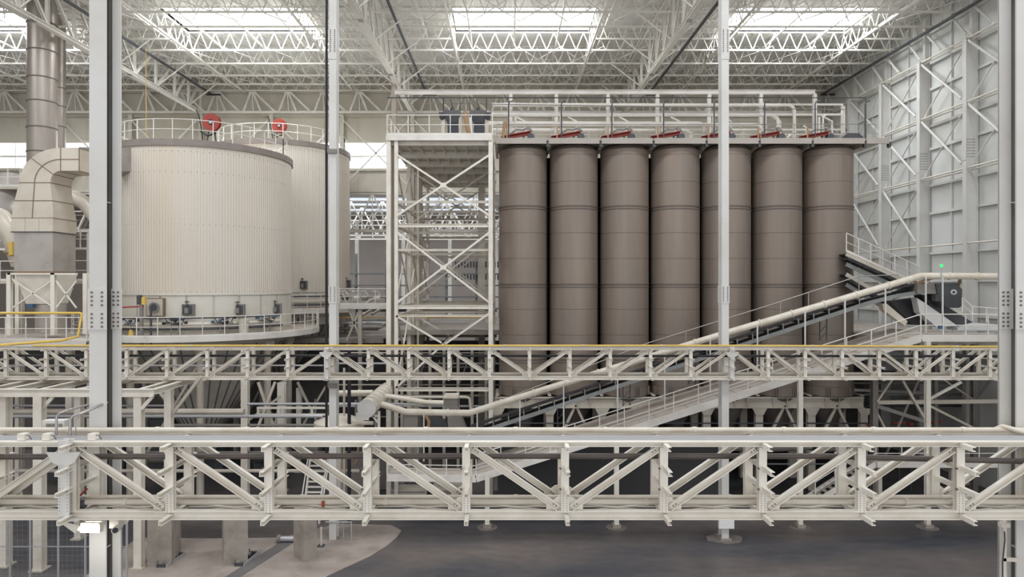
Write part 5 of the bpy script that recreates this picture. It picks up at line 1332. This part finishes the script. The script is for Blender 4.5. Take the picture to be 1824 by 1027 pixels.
# dark machinery in the lower left background
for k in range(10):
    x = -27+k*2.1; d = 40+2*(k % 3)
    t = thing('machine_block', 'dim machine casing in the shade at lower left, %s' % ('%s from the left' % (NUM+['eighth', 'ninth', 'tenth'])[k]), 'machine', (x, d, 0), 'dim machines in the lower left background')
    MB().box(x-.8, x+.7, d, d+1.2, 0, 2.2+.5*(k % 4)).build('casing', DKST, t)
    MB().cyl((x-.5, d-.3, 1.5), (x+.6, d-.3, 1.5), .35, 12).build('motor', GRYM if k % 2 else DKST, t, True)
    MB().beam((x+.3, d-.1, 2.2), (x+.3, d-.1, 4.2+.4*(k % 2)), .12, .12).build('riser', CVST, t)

# ------------------------------------------------------------------ further small things
pipe('service_pipe', [at(1775, 764, 12.98), at(1786, 759, 12.9), at(1800, 763, 12.85), at(1850, 777, 12.75)], .05, PIPE, 'short ivory pipe bending down in front of the right foreground column', 'pipe', None, 12)
pipe('pull_cord', [at(260, 85, 37.2), at(260.5, 246, 37.2)], .018, YEL, 'thin yellow cord hanging from the roof truss to the front tank', 'cord', None, 6)
t = thing('pipe_bracket', 'cream pipe stand fixed to the lower right foreground column', 'bracket', (9.35, 12.6, 0))
MB().beam((X(1788, 12.9), 12.9, 0), (X(1788, 12.9), 12.9, E-4.4), .06, .06).build('post', CREAM, t)
MB().beam(at(1783, 995, 12.9), at(1815, 997, 12.9), .06, .06).build('cross_bar', CREAM, t)
MB().beam(at(1781, 934, 12.9), at(1796, 934, 12.9), .1, .08).build('top_shoe', CREAM, t)
MB().tube([at(1789, 946, 12.8), at(1790, 960, 12.8), at(1786, 1000, 12.8), at(1786, 1030, 12.8)], .014, 6).build('dark_cable', DKST, t)
# shelf rack behind the twin hoppers and rail clutter on the silo deck
for k, px in enumerate((945, 1037, 1128, 1220, 1312, 1400, 1492)):
    d = 41.3
    t = thing('portal_frame', 'white portal frame behind the silo feeders, %s from left' % NUM[k], 'frame', (X(px, d), d, ZD), 'portal frames behind the silo feeders')
    for q in (-10, 12): MB().beam((X(px+q, d), d, ZD), (X(px+q, d), d, ZD+(1.9 if q < 0 else 1.2)), .09, .09).build('upright', STEELW, t)
    MB().beam((X(px-10, d), d, ZD+1.85), (X(px-34, d), d, ZD+2.3), .08, .08).build('knee', STEELW, t)
for k, (py, d, r) in enumerate(((186, 41.4, .09), (204, 41.3, .1), (231, 41.4, .08), (239, 41.2, .06))):
    pipe('header_pipe', [at(876, py, d), at(1500, py, d), (X(1500, d), d, ZD)], r, STEELW, 'white pipe running along the back of the silo deck, %s' % ['highest', 'second', 'third', 'lowest'][k], 'pipe', 'header pipes at the back of the silo deck', 8)
# equipment on the rear walkway
for k, (px, py, d) in enumerate(((650, 520, 46.4), (672, 526, 46.5), (615, 518, 46.4), (636, 523, 46.3))):
    t = thing('pump_unit', 'small pipe and valve unit on the rear walkway, %s' % ['third from left', 'rightmost', 'leftmost', 'second from left'][k], 'pump', (X(px, d), d, E-1.45), 'valve units on the rear walkway')
    MB().cyl((X(px-5, d), d, E-1.0), (X(px+5, d), d, E-1.0), .16, 10).build('body', (GRYM, CREAM, DKST, STEELW)[k], t, True)
    MB().cyl((X(px, d), d, E-1.45), (X(px, d), d, E-.5), .06, 8).build('stem', CONDU, t, True)
    MB().tube([(X(px-9, d), d, E-.55), (X(px, d), d, E-.5), (X(px+6, d), d, E-.8)], .04, 6).build('branch', STEELW, t, True)
for k, (px, w, py) in enumerate(((640, .5, 548), (662, .9, 560), (680, .4, 580), (628, .4, 572))):
    d = 47.5
    tag(MB().beam(at(px, py, d), at(px+36, py-22, d+2), .16, .16).build('inclined_beam', DUSTY), 'dim inclined beam under the rear walkway, %s' % ['topmost', 'second', 'right one', 'left one'][k], 'beam', 'inclined beams under the rear walkway')

# further pipework seen through the foot of the tower and beside the middle left column
pipe('downpipe', [at(622, 612, 33.2), at(622, 668, 33.2), (X(622, 33.2), 33.2, 0)], .09, BLK, 'thick black vertical pipe right of the middle left column', 'pipe', None, 10, 2.6)
pipe('downpipe', [at(613, 655, 33.8), (X(613, 33.8), 33.8, 0)], .06, DUSTY, 'thin pale vertical pipe between the middle column and the black pipe', 'pipe', None, 8)
rp2 = random.Random(11)
for k in range(7):
    py = 628+k*19; d = 43.2+.35*k
    pipe('deep_pipe', [at(600, py, d), at(890, py, d)], .05+.025*(k % 3), (DUSTY, CONDU, GRYM, DUSTY)[k % 4], 'level pipe behind the foot of the tower, %s from the top' % NUM[k], 'pipe', 'level pipes behind the foot of the tower', 8)
for k in range(7):
    px = 716+k*25; d = 43.0
    t = thing('rack_post', 'dim rack post behind the foot of the tower, %s from left' % NUM[k], 'post', (X(px, d), d, 0), 'rack posts behind the foot of the tower')
    MB().ibeam((X(px, d), d, 0), (X(px, d), d, Z(618, d)), .18, .18, .02, up=(0, 1, 0)).build('shaft', DUSTY, t)
    MB().beam((X(px, d), d-.1, Z(690-6*(k % 2), d)), (X(px+18, d), d-.1, Z(640, d)), .07, .07).build('stay', GRYM, t)
for k, (pa, pb, py, d) in enumerate(((600, 648, 812, 36), (690, 760, 872, 37), (655, 720, 800, 38), (770, 830, 868, 36.5))):
    t = thing('low_cabinet', 'grey-brown cabinet on the floor behind the foreground girder, %s' % ['leftmost', 'third from left', 'second from left', 'rightmost'][k], 'cabinet', (X(pa, d), d, 0), 'cabinets on the floor at lower centre')
    MB().box(X(pa, d), X(pb, d), d, d+1, .1, Z(py, d)).build('body', DUSTY if k % 2 else GRYM, t)
    MB().box(X(pa, d)+.1, X(pb, d)-.1, d-.03, d, .3, Z(py, d)-.15).build('door', GRYM, t)
    MB().box(X(pa, d), X(pb, d), d+.05, d+.95, 0, .1).build('plinth', DKST, t)
